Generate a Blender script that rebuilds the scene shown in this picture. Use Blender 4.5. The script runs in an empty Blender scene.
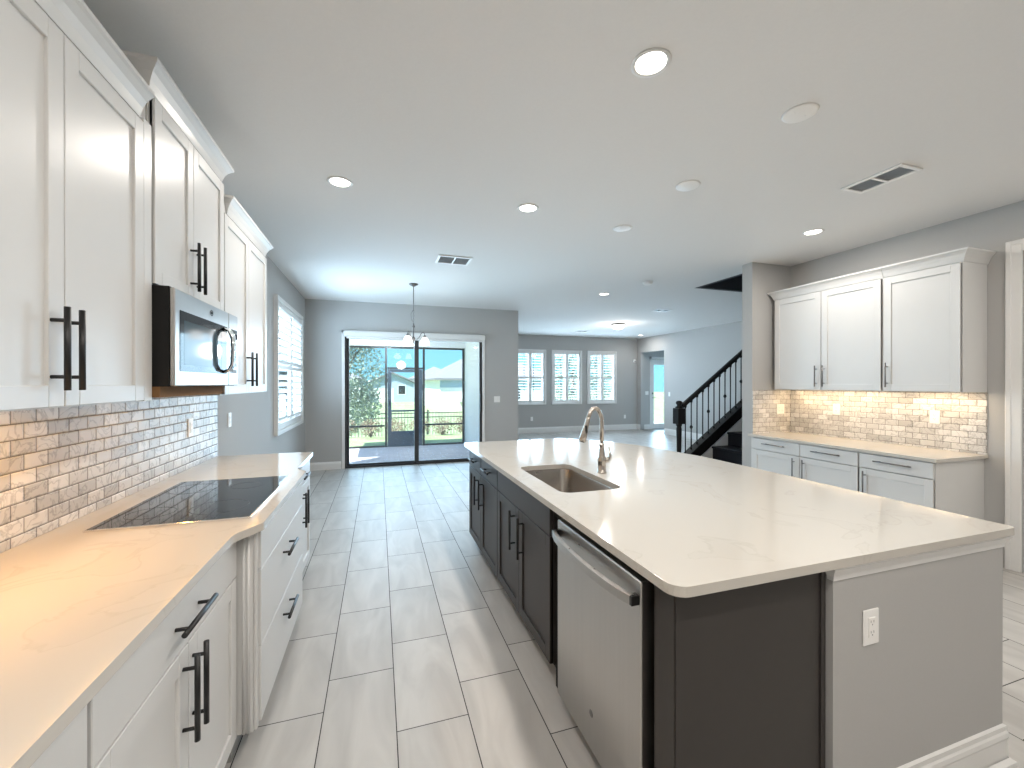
import bpy, bmesh, math, random
from mathutils import Vector, Matrix
from mathutils.geometry import tessellate_polygon

C = bpy.context.scene.collection
S = bpy.context.scene
R = math.radians
PI = math.pi
random.seed(7)

# ------------------------------------------------------------------ camera
cam_data = bpy.data.cameras.new('camera')
cam_data.sensor_fit = 'HORIZONTAL'
cam_data.sensor_width = 36.0
cam_data.lens = 416.2 / 1024 * 36.0
cam_data.clip_start = 0.02
cam_data.clip_end = 500
cam = bpy.data.objects.new('camera', cam_data)
C.objects.link(cam)
cam.location = (0, 0, 1.46)
cam.rotation_euler = (R(90 - 0.1), 0, -0.3101)
S.camera = cam

# ------------------------------------------------------------------ world, sun, exposure
S.view_settings.view_transform = 'Standard'
S.view_settings.look = 'None'
S.view_settings.exposure = 0.5
S.view_settings.gamma = 1.0
S.view_settings.use_curve_mapping = False
S.cycles.max_bounces = 10
S.cycles.diffuse_bounces = 6
S.cycles.glossy_bounces = 6
S.cycles.transparent_max_bounces = 24
S.cycles.sample_clamp_indirect = 6.0
S.cycles.caustics_reflective = False
S.cycles.caustics_refractive = False

SKY_STRENGTH = 1.5
SKY_LOW = (0.22, 0.52, 0.64)
SKY_HIGH = (0.22, 0.46, 0.85)
SUN_STRENGTH = 9.0
CAN_POWER = 13.0
UNDER_POWER = 1.5

world = bpy.data.worlds.new('world')
S.world = world
world.use_nodes = True
wn = world.node_tree
wn.nodes.clear()
tcw = wn.nodes.new('ShaderNodeTexCoord')
spw = wn.nodes.new('ShaderNodeSeparateXYZ')
wn.links.new(tcw.outputs['Generated'], spw.inputs[0])
rmp = wn.nodes.new('ShaderNodeValToRGB')
rmp.color_ramp.elements[0].position = 0.0
rmp.color_ramp.elements[0].color = (*SKY_LOW, 1)
rmp.color_ramp.elements[1].position = 0.7
rmp.color_ramp.elements[1].color = (*SKY_HIGH, 1)
wn.links.new(spw.outputs[2], rmp.inputs[0])
bg = wn.nodes.new('ShaderNodeBackground')
bg.inputs[1].default_value = SKY_STRENGTH
wn.links.new(rmp.outputs[0], bg.inputs[0])
wo = wn.nodes.new('ShaderNodeOutputWorld')
wn.links.new(bg.outputs[0], wo.inputs[0])

sd = bpy.data.lights.new('sun', 'SUN')
sd.energy = SUN_STRENGTH
sd.angle = R(0.6)
sd.color = (1.0, 0.96, 0.88)
sun = bpy.data.objects.new('sun', sd)
C.objects.link(sun)
sun.location = (-8, -4, 14)
sun.rotation_euler = Vector((0.44, 0.36, -0.82)).to_track_quat('-Z', 'Y').to_euler()

# daylight boost: an unseen sky-coloured area lamp added in each opening, facing indoors
DAY = (0.56, 0.79, 1.0)
def daylight_fill(loc, rot, sx, sy, power):
    ld = bpy.data.lights.new('daylight_fill', 'AREA'); ld.shape = 'RECTANGLE'; ld.size = sx; ld.size_y = sy
    ld.energy = power; ld.color = DAY; ld.spread = R(165)
    o = bpy.data.objects.new('daylight_fill', ld); C.objects.link(o); o.location = loc; o.rotation_euler = rot
    return o
daylight_fill((0.66, 7.80, 1.15), (R(-90), 0, 0), 2.3, 2.2, 52)                 # slider
daylight_fill((-1.22, 6.33, 1.66), (0, R(-90), 0), 1.45, 1.5, 75)               # left window
for x in (4.2, 5.37, 6.56): daylight_fill((x, 11.46, 1.63), (R(-90), 0, 0), .85, 1.45, 50)
daylight_fill((8.73, 11.36, 1.1), (R(-90), 0, 0), .7, 1.8, 95)                   # front door

# ------------------------------------------------------------------ materials
def new_mat(name):
    m = bpy.data.materials.new(name)
    m.use_nodes = True
    nt = m.node_tree
    return m, nt, nt.nodes['Principled BSDF']

def setp(p, **kw):
    for k, v in kw.items():
        k = k.replace('_', ' ')
        if k == 'Base Color' or k == 'Emission Color':
            v = (*v, 1)
        p.inputs[k].default_value = v

def N(nt, typ, **kw):
    n = nt.nodes.new(typ)
    for k, v in kw.items():
        setattr(n, k, v)
    return n

def math_n(nt, op, a, b=None, c=None):
    n = nt.nodes.new('ShaderNodeMath')
    n.operation = op
    for i, v in enumerate((a, b, c)):
        if v is None:
            continue
        if isinstance(v, (int, float)):
            n.inputs[i].default_value = v
        else:
            nt.links.new(v, n.inputs[i])
    return n.outputs[0]

def mix_col(nt, fac, a, b, blend='MIX'):
    n = nt.nodes.new('ShaderNodeMix')
    n.data_type = 'RGBA'
    n.blend_type = blend
    if isinstance(fac, (int, float)):
        n.inputs[0].default_value = fac
    else:
        nt.links.new(fac, n.inputs[0])
    for idx, v in ((6, a), (7, b)):
        if isinstance(v, tuple):
            n.inputs[idx].default_value = (*v, 1)
        else:
            nt.links.new(v, n.inputs[idx])
    return n.outputs[2]

def plain(name, col, rough=0.5, metal=0.0, noise=0.0, nscale=40.0, bump=0.0, spec=0.5, coat=0.0):
    """principled with faint procedural mottling so that no surface is perfectly flat"""
    m, nt, p = new_mat(name)
    setp(p, Base_Color=col, Roughness=rough, Metallic=metal)
    p.inputs['Specular IOR Level'].default_value = spec
    p.inputs['Coat Weight'].default_value = coat
    if noise or bump:
        tc = N(nt, 'ShaderNodeTexCoord')
        nz = N(nt, 'ShaderNodeTexNoise')
        nz.inputs['Scale'].default_value = nscale
        nz.inputs['Detail'].default_value = 4
        nt.links.new(tc.outputs['Object'], nz.inputs['Vector'])
        if noise:
            dark = tuple(c * (1 - noise) for c in col)
            lite = tuple(min(1, c * (1 + noise)) for c in col)
            nt.links.new(mix_col(nt, nz.outputs[0], dark, lite), p.inputs['Base Color'])
        if bump:
            b = N(nt, 'ShaderNodeBump')
            b.inputs['Strength'].default_value = bump
            b.inputs['Distance'].default_value = 0.002
            nt.links.new(nz.outputs[0], b.inputs['Height'])
            nt.links.new(b.outputs[0], p.inputs['Normal'])
    return m

def brushed(name, col, rough=0.3, stretch=(1, 1, 40)):
    m, nt, p = new_mat(name)
    setp(p, Base_Color=col, Roughness=rough, Metallic=1.0)
    tc = N(nt, 'ShaderNodeTexCoord')
    mp = N(nt, 'ShaderNodeMapping')
    mp.inputs['Scale'].default_value = stretch
    nz = N(nt, 'ShaderNodeTexNoise')
    nz.inputs['Scale'].default_value = 8
    nz.inputs['Detail'].default_value = 6
    nt.links.new(tc.outputs['Object'], mp.inputs['Vector'])
    nt.links.new(mp.outputs[0], nz.inputs['Vector'])
    r = math_n(nt, 'MULTIPLY_ADD', nz.outputs[0], 0.12, rough - 0.06)
    nt.links.new(r, p.inputs['Roughness'])
    nt.links.new(mix_col(nt, nz.outputs[0], tuple(c * .92 for c in col), tuple(min(1, c * 1.06) for c in col)), p.inputs['Base Color'])
    return m

def emit(name, col, strength):
    m, nt, p = new_mat(name)
    setp(p, Base_Color=(0.8, 0.8, 0.8), Emission_Color=col, Emission_Strength=strength)
    return m

def glass(name, tint=(0.93, 0.98, 1.0), gloss=0.10):
    m = bpy.data.materials.new(name)
    m.use_nodes = True
    nt = m.node_tree
    nt.nodes.clear()
    o = N(nt, 'ShaderNodeOutputMaterial')
    t = N(nt, 'ShaderNodeBsdfTransparent')
    t.inputs[0].default_value = (*tint, 1)
    g = N(nt, 'ShaderNodeBsdfGlossy')
    g.inputs['Roughness'].default_value = 0.02
    f = N(nt, 'ShaderNodeFresnel')
    f.inputs['IOR'].default_value = 1.45
    fac = math_n(nt, 'MULTIPLY_ADD', f.outputs[0], 0.9, gloss * 0.2)
    mx = N(nt, 'ShaderNodeMixShader')
    nt.links.new(fac, mx.inputs[0])
    nt.links.new(t.outputs[0], mx.inputs[1])
    nt.links.new(g.outputs[0], mx.inputs[2])
    nt.links.new(mx.outputs[0], o.inputs[0])
    return m

def floor_tile():
    m, nt, p = new_mat('porcelain_tile')
    W, L, X0, Y0, G = 0.3045, 0.618, 0.0715, 1.8046, 0.0022
    tc = N(nt, 'ShaderNodeTexCoord')
    sp = N(nt, 'ShaderNodeSeparateXYZ')
    nt.links.new(tc.outputs['Object'], sp.inputs[0])
    u = math_n(nt, 'DIVIDE', math_n(nt, 'SUBTRACT', sp.outputs[0], X0), W)
    i = math_n(nt, 'FLOOR', u)
    fu = math_n(nt, 'SUBTRACT', u, i)
    v = math_n(nt, 'DIVIDE', math_n(nt, 'SUBTRACT', sp.outputs[1], Y0), L)
    v = math_n(nt, 'SUBTRACT', v, math_n(nt, 'MULTIPLY', i, 1 / 3))
    j = math_n(nt, 'FLOOR', v)
    fv = math_n(nt, 'SUBTRACT', v, j)
    du = math_n(nt, 'MULTIPLY', math_n(nt, 'MINIMUM', fu, math_n(nt, 'SUBTRACT', 1.0, fu)), W)
    dv = math_n(nt, 'MULTIPLY', math_n(nt, 'MINIMUM', fv, math_n(nt, 'SUBTRACT', 1.0, fv)), L)
    d = math_n(nt, 'MINIMUM', du, dv)
    grout = math_n(nt, 'LESS_THAN', d, G)
    cb = N(nt, 'ShaderNodeCombineXYZ')
    nt.links.new(i, cb.inputs[0]); nt.links.new(j, cb.inputs[1])
    wnz = N(nt, 'ShaderNodeTexWhiteNoise')
    wnz.noise_dimensions = '2D'
    nt.links.new(cb.outputs[0], wnz.inputs['Vector'])
    # marbled streaks, shifted per tile
    off = N(nt, 'ShaderNodeVectorMath'); off.operation = 'SCALE'
    nt.links.new(wnz.outputs['Color'], off.inputs[0]); off.inputs['Scale'].default_value = 30
    add = N(nt, 'ShaderNodeVectorMath'); add.operation = 'ADD'
    nt.links.new(tc.outputs['Object'], add.inputs[0]); nt.links.new(off.outputs[0], add.inputs[1])
    mp = N(nt, 'ShaderNodeMapping')
    mp.inputs['Rotation'].default_value = (0, 0, R(25))
    mp.inputs['Scale'].default_value = (3.2, 0.8, 1)
    nt.links.new(add.outputs[0], mp.inputs['Vector'])
    nz = N(nt, 'ShaderNodeTexNoise')
    nz.inputs['Scale'].default_value = 2.2; nz.inputs['Detail'].default_value = 6; nz.inputs['Distortion'].default_value = 0.9
    nt.links.new(mp.outputs[0], nz.inputs['Vector'])
    rp = N(nt, 'ShaderNodeValToRGB')
    rp.color_ramp.elements[0].position = 0.35; rp.color_ramp.elements[0].color = (0.455, 0.44, 0.42, 1)
    rp.color_ramp.elements[1].position = 0.68; rp.color_ramp.elements[1].color = (0.56, 0.545, 0.52, 1)
    nt.links.new(nz.outputs[0], rp.inputs[0])
    tone = math_n(nt, 'MULTIPLY_ADD', wnz.outputs['Value'], 0.08, 0.95)
    tcol = N(nt, 'ShaderNodeVectorMath'); tcol.operation = 'SCALE'
    nt.links.new(rp.outputs[0], tcol.inputs[0]); nt.links.new(tone, tcol.inputs['Scale'])
    nt.links.new(mix_col(nt, grout, tcol.outputs[0], (0.045, 0.042, 0.04)), p.inputs['Base Color'])
    nt.links.new(math_n(nt, 'MULTIPLY_ADD', grout, 0.35, 0.42), p.inputs['Roughness'])
    p.inputs['Specular IOR Level'].default_value = 0.28
    b = N(nt, 'ShaderNodeBump'); b.inputs['Strength'].default_value = 0.4; b.inputs['Distance'].default_value = 0.003; b.invert = True
    nt.links.new(grout, b.inputs['Height'])
    nt.links.new(b.outputs[0], p.inputs['Normal'])
    return m

def marble_subway():
    m, nt, p = new_mat('marble_subway_tile')
    tc = N(nt, 'ShaderNodeTexCoord')
    sp = N(nt, 'ShaderNodeSeparateXYZ')
    nt.links.new(tc.outputs['Object'], sp.inputs[0])
    cb = N(nt, 'ShaderNodeCombineXYZ')
    nt.links.new(math_n(nt, 'ADD', sp.outputs[0], sp.outputs[1]), cb.inputs[0])
    nt.links.new(math_n(nt, 'ADD', sp.outputs[2], 0.014), cb.inputs[1])
    br = N(nt, 'ShaderNodeTexBrick')
    br.offset = 0.5
    br.inputs['Scale'].default_value = 1.0
    br.inputs['Brick Width'].default_value = 0.109
    br.inputs['Row Height'].default_value = 0.0535
    br.inputs['Mortar Size'].default_value = 0.0016
    br.inputs['Mortar Smooth'].default_value = 0.0
    br.inputs['Bias'].default_value = 0.0
    br.inputs['Color1'].default_value = (0.50, 0.485, 0.47, 1)
    br.inputs['Color2'].default_value = (0.77, 0.755, 0.74, 1)
    br.inputs['Mortar'].default_value = (0.20, 0.185, 0.17, 1)
    nt.links.new(cb.outputs[0], br.inputs['Vector'])
    nz = N(nt, 'ShaderNodeTexNoise')
    nz.inputs['Scale'].default_value = 9; nz.inputs['Detail'].default_value = 8; nz.inputs['Distortion'].default_value = 1.6
    nt.links.new(tc.outputs['Object'], nz.inputs['Vector'])
    rp = N(nt, 'ShaderNodeValToRGB')
    rp.color_ramp.elements[0].position = 0.47; rp.color_ramp.elements[0].color = (1, 1, 1, 1)
    rp.color_ramp.elements[1].position = 0.50; rp.color_ramp.elements[1].color = (0.62, 0.62, 0.63, 1)
    e = rp.color_ramp.elements.new(0.54); e.color = (1, 1, 1, 1)
    nt.links.new(nz.outputs[0], rp.inputs[0])
    nt.links.new(mix_col(nt, 0.8, br.outputs[0], rp.outputs[0], 'MULTIPLY'), p.inputs['Base Color'])
    p.inputs['Roughness'].default_value = 0.26
    p.inputs['Specular IOR Level'].default_value = 0.35
    # bevelled edges of each tile
    br2 = N(nt, 'ShaderNodeTexBrick')
    br2.offset = 0.5
    for k, v in (('Scale', 1.0), ('Brick Width', 0.109), ('Row Height', 0.0535), ('Mortar Size', 0.006), ('Mortar Smooth', 1.0)):
        br2.inputs[k].default_value = v
    nt.links.new(cb.outputs[0], br2.inputs['Vector'])
    b = N(nt, 'ShaderNodeBump'); b.inputs['Strength'].default_value = 0.7; b.inputs['Distance'].default_value = 0.004; b.invert = True
    nt.links.new(br2.outputs['Fac'], b.inputs['Height'])
    nt.links.new(b.outputs[0], p.inputs['Normal'])
    return m

def quartz():
    m, nt, p = new_mat('quartz')
    tc = N(nt, 'ShaderNodeTexCoord')
    nz = N(nt, 'ShaderNodeTexNoise')
    nz.inputs['Scale'].default_value = 3.0; nz.inputs['Detail'].default_value = 10; nz.inputs['Distortion'].default_value = 1.2
    nt.links.new(tc.outputs['Object'], nz.inputs['Vector'])
    rp = N(nt, 'ShaderNodeValToRGB')
    rp.color_ramp.elements[0].position = 0.40; rp.color_ramp.elements[0].color = (0.56, 0.53, 0.48, 1)
    rp.color_ramp.elements[1].position = 0.415; rp.color_ramp.elements[1].color = (0.525, 0.493, 0.44, 1)
    e = rp.color_ramp.elements.new(0.43); e.color = (0.57, 0.54, 0.49, 1)
    nt.links.new(nz.outputs[0], rp.inputs[0])
    nt.links.new(rp.outputs[0], p.inputs['Base Color'])
    setp(p, Roughness=0.11)
    p.inputs['Specular IOR Level'].default_value = 0.45
    return m

def pavers():
    m, nt, p = new_mat('brick_pavers')
    tc = N(nt, 'ShaderNodeTexCoord')
    br = N(nt, 'ShaderNodeTexBrick')
    br.inputs['Scale'].default_value = 1.0
    br.inputs['Brick Width'].default_value = 0.2
    br.inputs['Row Height'].default_value = 0.1
    br.inputs['Mortar Size'].default_value = 0.004
    br.inputs['Color1'].default_value = (0.48, 0.45, 0.50, 1)
    br.inputs['Color2'].default_value = (0.60, 0.55, 0.58, 1)
    br.inputs['Mortar'].default_value = (0.34, 0.32, 0.34, 1)
    nt.links.new(tc.outputs['Object'], br.inputs['Vector'])
    nt.links.new(br.outputs[0], p.inputs['Base Color'])
    setp(p, Roughness=0.8)
    return m

def lawn_mat():
    m, nt, p = new_mat('lawn_grass')
    tc = N(nt, 'ShaderNodeTexCoord')
    nz = N(nt, 'ShaderNodeTexNoise'); nz.inputs['Scale'].default_value = 1.3; nz.inputs['Detail'].default_value = 8
    nt.links.new(tc.outputs['Object'], nz.inputs['Vector'])
    rp = N(nt, 'ShaderNodeValToRGB')
    rp.color_ramp.elements[0].position = 0.35; rp.color_ramp.elements[0].color = (0.26, 0.34, 0.15, 1)
    rp.color_ramp.elements[1].position = 0.7; rp.color_ramp.elements[1].color = (0.44, 0.50, 0.27, 1)  # lawn tones paled to stand for haze in the screen
    nt.links.new(nz.outputs[0], rp.inputs[0])
    nt.links.new(rp.outputs[0], p.inputs['Base Color'])
    setp(p, Roughness=0.9)
    return m

def leaf_mat(name, a, b):
    m, nt, p = new_mat(name)
    tc = N(nt, 'ShaderNodeTexCoord')
    nz = N(nt, 'ShaderNodeTexNoise'); nz.inputs['Scale'].default_value = 5
    nt.links.new(tc.outputs['Object'], nz.inputs['Vector'])
    nt.links.new(mix_col(nt, nz.outputs[0], a, b), p.inputs['Base Color'])
    setp(p, Roughness=0.6)
    return m

def screen_mat():
    m = bpy.data.materials.new('insect_screen')
    m.use_nodes = True
    nt = m.node_tree
    nt.nodes.clear()
    o = N(nt, 'ShaderNodeOutputMaterial')
    t = N(nt, 'ShaderNodeBsdfTransparent')
    d = N(nt, 'ShaderNodeBsdfDiffuse'); d.inputs[0].default_value = (0.25, 0.27, 0.28, 1)
    mx = N(nt, 'ShaderNodeMixShader'); mx.inputs[0].default_value = 0.10
    nt.links.new(t.outputs[0], mx.inputs[1]); nt.links.new(d.outputs[0], mx.inputs[2]); nt.links.new(mx.outputs[0], o.inputs[0])
    return m

def siding(name, col):
    m, nt, p = new_mat(name)
    tc = N(nt, 'ShaderNodeTexCoord')
    wv = N(nt, 'ShaderNodeTexWave'); wv.bands_direction = 'Z'; wv.wave_profile = 'SAW'
    wv.inputs['Scale'].default_value = 2.0
    nt.links.new(tc.outputs['Object'], wv.inputs['Vector'])
    nt.links.new(mix_col(nt, wv.outputs[0], tuple(c * .8 for c in col), col), p.inputs['Base Color'])
    setp(p, Roughness=0.8)
    return m

M = dict(
    wall=plain('wall_paint', (0.46, 0.455, 0.445), 0.75, noise=0.02, bump=0.08, nscale=120),
    ceiling=plain('ceiling_paint', (0.80, 0.79, 0.775), 0.85, noise=0.02, bump=0.25, nscale=70),
    trim=plain('trim_paint', (0.78, 0.775, 0.76), 0.35, noise=0.01),
    cabinet=plain('white_cabinet_paint', (0.67, 0.667, 0.655), 0.33, noise=0.012, nscale=12),
    dark=plain('charcoal_cabinet_paint', (0.044, 0.039, 0.036), 0.42, noise=0.04, nscale=20, spec=0.35),
    black=plain('matte_black_metal', (0.008, 0.008, 0.008), 0.38),
    void=plain('unlit_black', (0.004, 0.004, 0.004), 0.9),
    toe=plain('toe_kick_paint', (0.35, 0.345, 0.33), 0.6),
    nickel=brushed('dark_nickel', (0.20, 0.19, 0.185), 0.3),
    steel=brushed('stainless_steel', (0.50, 0.485, 0.465), 0.30, (5, 5, 0.2)),
    sinksteel=brushed('sink_steel', (0.42, 0.385, 0.35), 0.26, (1, 1, 1)),
    faucet=brushed('brushed_nickel', (0.56, 0.51, 0.46), 0.2, (1, 1, 10)),
    ring=plain('burner_mark', (0.03, 0.03, 0.032), 0.2),
    chrome=plain('chrome_edge', (0.82, 0.83, 0.85), 0.12, metal=1.0),
    floor=floor_tile(), tile=marble_subway(), quartz=quartz(),
    blackglass=plain('ceramic_glass', (0.006, 0.006, 0.007), 0.03, spec=0.7),
    ovenglass=plain('dark_oven_glass', (0.02, 0.024, 0.03), 0.06, spec=0.5),
    bronze=plain('bronze_frame', (0.035, 0.035, 0.037), 0.42),
    bluegrey=plain('slate_door_paint', (0.085, 0.115, 0.15), 0.45),
    plastic=plain('white_plastic', (0.90, 0.89, 0.87), 0.35),
    plastic_dark=plain('grey_plastic', (0.22, 0.22, 0.22), 0.5),
    ventgrey=plain('vent_shadow', (0.50, 0.51, 0.52), 0.7),
    glass=glass('window_glass'), screen=screen_mat(),
    lens=emit('lamp_lens', (1.0, 0.95, 0.86), 5.0),
    domelens=emit('dome_lens', (1.0, 0.98, 0.95), 3.0),
    shade=emit('frosted_shade', (1.0, 0.95, 0.9), 2.2),
    strip=emit('warm_strip', (1.0, 0.72, 0.40), 5.0),
    wood=plain('warm_brown_panel', (0.22, 0.12, 0.055), 0.85, noise=0.1, spec=0.1),
    stair=plain('dark_stained_wood', (0.008, 0.007, 0.007), 0.4, noise=0.2, nscale=15, spec=0.25),
    tread=plain('dark_stair_tread', (0.013, 0.014, 0.018), 0.5, noise=0.2, nscale=15, spec=0.25),
    pavers=pavers(), lawn=lawn_mat(),
    leaf=leaf_mat('tree_leaves', (0.20, 0.27, 0.19), (0.58, 0.63, 0.54)),  # leaf greens washed pale to imitate screen haze
    shrub=leaf_mat('dry_shrub', (0.22, 0.15, 0.10), (0.55, 0.44, 0.33)),
    hedge=leaf_mat('green_shrub', (0.10, 0.20, 0.05), (0.33, 0.45, 0.16)),
    bark=plain('bark', (0.16, 0.13, 0.11), 0.9, noise=0.3),
    stucco=plain('white_stucco', (0.85, 0.85, 0.85), 0.85, noise=0.03, bump=0.3, nscale=30),
    siding=siding('blue_grey_siding', (0.45, 0.53, 0.64)),  # siding paled too, haze put into its colour
    siding2=siding('pale_siding', (0.66, 0.70, 0.75)),
    band=plain('blue_band_paint', (0.36, 0.46, 0.58), 0.8, noise=0.03),
    roof=plain('shingle_roof', (0.27, 0.26, 0.275), 0.9, noise=0.2, nscale=20),
    road=plain('pale_concrete', (0.55, 0.55, 0.54), 0.9, noise=0.05),
    shaft_shade=plain('upstairs_shade', (0.045, 0.048, 0.055), 0.8),  # near-black stands for the unlit floor above, not a wall colour
)

# ------------------------------------------------------------------ mesh helpers
IDENT = lambda u, v, w: (u, v, w)

class MB:
    """collects shapes and links them as ONE mesh object"""
    def __init__(self, T=None):
        self.bm = bmesh.new()
        self.T = T or IDENT

    def v(self, p, T=None):
        return self.bm.verts.new((T or self.T)(*p))

    def box(self, a, b, bev=0.0, T=None):
        x0, x1 = sorted((a[0], b[0])); y0, y1 = sorted((a[1], b[1])); z0, z1 = sorted((a[2], b[2]))
        vs = [self.v(p, T) for p in ((x0, y0, z0), (x1, y0, z0), (x1, y1, z0), (x0, y1, z0), (x0, y0, z1), (x1, y0, z1), (x1, y1, z1), (x0, y1, z1))]
        fs = [self.bm.faces.new([vs[i] for i in q]) for q in ((0, 3, 2, 1), (4, 5, 6, 7), (0, 1, 5, 4), (1, 2, 6, 5), (2, 3, 7, 6), (3, 0, 4, 7))]
        if bev > 0:
            es = list({e for f in fs for e in f.edges})
            bmesh.ops.bevel(self.bm, geom=es, offset=bev, segments=1, affect='EDGES', profile=0.5, clamp_overlap=True)
        return self

    def prism(self, poly, z0, z1, holes=(), axis='z', T=None):
        """polygon (with holes) extruded; axis says which coordinate the extrusion runs along"""
        def P(a, b, c):
            return {'z': (a, b, c), 'y': (a, c, b), 'x': (c, a, b)}[axis]
        loops = [list(poly)] + [list(h) for h in holes]
        flat = [p for l in loops for p in l]
        tris = tessellate_polygon([[Vector((p[0], p[1], 0)) for p in l] for l in loops])
        lo = [self.v(P(p[0], p[1], z0), T) for p in flat]
        hi = [self.v(P(p[0], p[1], z1), T) for p in flat]
        if not holes:
            self.bm.faces.new(lo); self.bm.faces.new(hi)
        else:
            for t in tris:
                try:
                    self.bm.faces.new([lo[i] for i in t]); self.bm.faces.new([hi[i] for i in t])
                except ValueError:
                    pass
        k = 0
        for l in loops:
            n = len(l)
            for i in range(n):
                a, b = k + i, k + (i + 1) % n
                self.bm.faces.new([lo[a], lo[b], hi[b], hi[a]])
            k += n
        return self

    def tube(self, pts, r, seg=10, T=None, cap=True):
        """round bar through pts; r a number or one radius per point"""
        pts = [Vector((T or self.T)(*p)) for p in pts]
        rs = r if isinstance(r, (list, tuple)) else [r] * len(pts)
        rings = []
        up = None
        for i, p in enumerate(pts):
            if i == 0: d = pts[1] - p
            elif i == len(pts) - 1: d = p - pts[i - 1]
            else: d = (pts[i + 1] - p).normalized() + (p - pts[i - 1]).normalized()
            d.normalize()
            if up is None:
                up = Vector((0, 0, 1)) if abs(d.z) < 0.9 else Vector((1, 0, 0))
            s = d.cross(up)
            if s.length < 1e-6: s = d.orthogonal()
            s.normalize()
            up = s.cross(d).normalized()
            rings.append([self.bm.verts.new(p + (s * math.cos(2 * PI * k / seg) + up * math.sin(2 * PI * k / seg)) * rs[i]) for k in range(seg)])
        for a, b in zip(rings, rings[1:]):
            for k in range(seg):
                f = self.bm.faces.new([a[k], a[(k + 1) % seg], b[(k + 1) % seg], b[k]])
                f.smooth = True
        if cap:
            self.bm.faces.new(rings[0][::-1]); self.bm.faces.new(rings[-1])
        return self

    def lathe(self, prof, c, seg=24, T=None, smooth=True, caps=True):
        """profile of (radius, height) spun about the vertical through c"""
        rings = []
        for r, h in prof:
            if r < 1e-6:
                rings.append([self.v((c[0], c[1], c[2] + h), T)])
            else:
                rings.append([self.v((c[0] + r * math.cos(2 * PI * k / seg), c[1] + r * math.sin(2 * PI * k / seg), c[2] + h), T) for k in range(seg)])
        for a, b in zip(rings, rings[1:]):
            for k in range(seg):
                k2 = (k + 1) % seg
                if len(a) == 1 and len(b) == 1: continue
                if len(a) == 1: q = [a[0], b[k2], b[k]]
                elif len(b) == 1: q = [a[k], a[k2], b[0]]
                else: q = [a[k], a[k2], b[k2], b[k]]
                f = self.bm.faces.new(q); f.smooth = smooth
        for rg in (rings[0], rings[-1]):
            if caps and len(rg) > 2: self.bm.faces.new(rg)
        return self

    def sweep(self, path, prof, z=0.0, side=1, T=None):
        """profile of (outward, up) swept along a path in plan, mitred; outward is to the left (side=1) or right (-1) of travel"""
        n = len(path)
        P = [Vector((p[0], p[1])) for p in path]
        rings = []
        for i in range(n):
            d1 = (P[i] - P[i - 1]).normalized() if i > 0 else None
            d2 = (P[i + 1] - P[i]).normalized() if i < n - 1 else None
            n1 = Vector((-d1.y, d1.x)) * side if d1 else None
            n2 = Vector((-d2.y, d2.x)) * side if d2 else None
            if n1 is None: m = n2
            elif n2 is None: m = n1
            else:
                m = (n1 + n2)
                m = m / max(0.2, m.dot(n1)) if m.length > 1e-6 else n1
            rings.append([self.v((P[i].x + m.x * o, P[i].y + m.y * o, z + h), T) for o, h in prof])
        for a, b in zip(rings, rings[1:]):
            k = len(prof)
            for j in range(k):
                self.bm.faces.new([a[j], a[(j + 1) % k], b[(j + 1) % k], b[j]])
        self.bm.faces.new(rings[0]); self.bm.faces.new(rings[-1])
        return self

    def quad(self, ps, T=None):
        self.bm.faces.new([self.v(p, T) for p in ps])
        return self

    def build(self, name, mat, parent=None, bevel=0.0, smooth_angle=None):
        bmesh.ops.recalc_face_normals(self.bm, faces=self.bm.faces[:])
        off = Vector((0, 0, 0))
        p = parent
        while p is not None:
            off += Vector(p.location); p = p.parent
        if off.length > 0:
            bmesh.ops.translate(self.bm, verts=self.bm.verts[:], vec=-off)
        me = bpy.data.meshes.new(name)
        self.bm.to_mesh(me)
        self.bm.free()
        me.materials.append(mat)
        o = bpy.data.objects.new(name, me)
        C.objects.link(o)
        if parent is not None:
            o.parent = parent
        if bevel > 0:
            md = o.modifiers.new('bevel', 'BEVEL')
            md.width = bevel; md.segments = 2; md.limit_method = 'ANGLE'; md.angle_limit = R(40)
        return o

def tag(o, label=None, cat=None, group=None, kind=None):
    if label: o['label'] = label
    if cat: o['category'] = cat
    if group: o['group'] = group
    if kind: o['kind'] = kind
    return o

def thing(name, label, cat, loc, group=None):
    o = bpy.data.objects.new(name, None)
    o.empty_display_size = 0.05
    C.objects.link(o)
    o.location = loc
    return tag(o, label, cat, group)

def copy_tree(o, parent=None, loc=None, label=None):
    c = o.copy()
    C.objects.link(c)
    if parent is not None:
        c.parent = parent
    if loc is not None:
        c.location = loc
    if label:
        c['label'] = label
    for ch in list(o.children):
        copy_tree(ch, c)
    return c

def struct(name, mb, mat, label, cat, bevel=0.0):
    return tag(mb.build(name, mat, None, bevel), label, cat, kind='structure')

def round_poly(pts, radii, seg=6):
    out = []
    n = len(pts)
    for i, p in enumerate(pts):
        r = radii[i] if isinstance(radii, (list, tuple)) else radii
        p = Vector(p); a = Vector(pts[i - 1]); b = Vector(pts[(i + 1) % n])
        if r <= 0:
            out.append(tuple(p)); continue
        d1 = (a - p).normalized(); d2 = (b - p).normalized()
        ang = d1.angle(d2)
        t = r / math.tan(ang / 2)
        c = p + (d1 + d2).normalized() * (r / math.sin(ang / 2))
        s = p + d1 * t; e = p + d2 * t
        a0 = math.atan2(s.y - c.y, s.x - c.x); a1 = math.atan2(e.y - c.y, e.x - c.x)
        da = (a1 - a0 + PI) % (2 * PI) - PI
        for k in range(seg + 1):
            q = a0 + da * k / seg
            out.append((c.x + r * math.cos(q), c.y + r * math.sin(q)))
    return out

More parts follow.
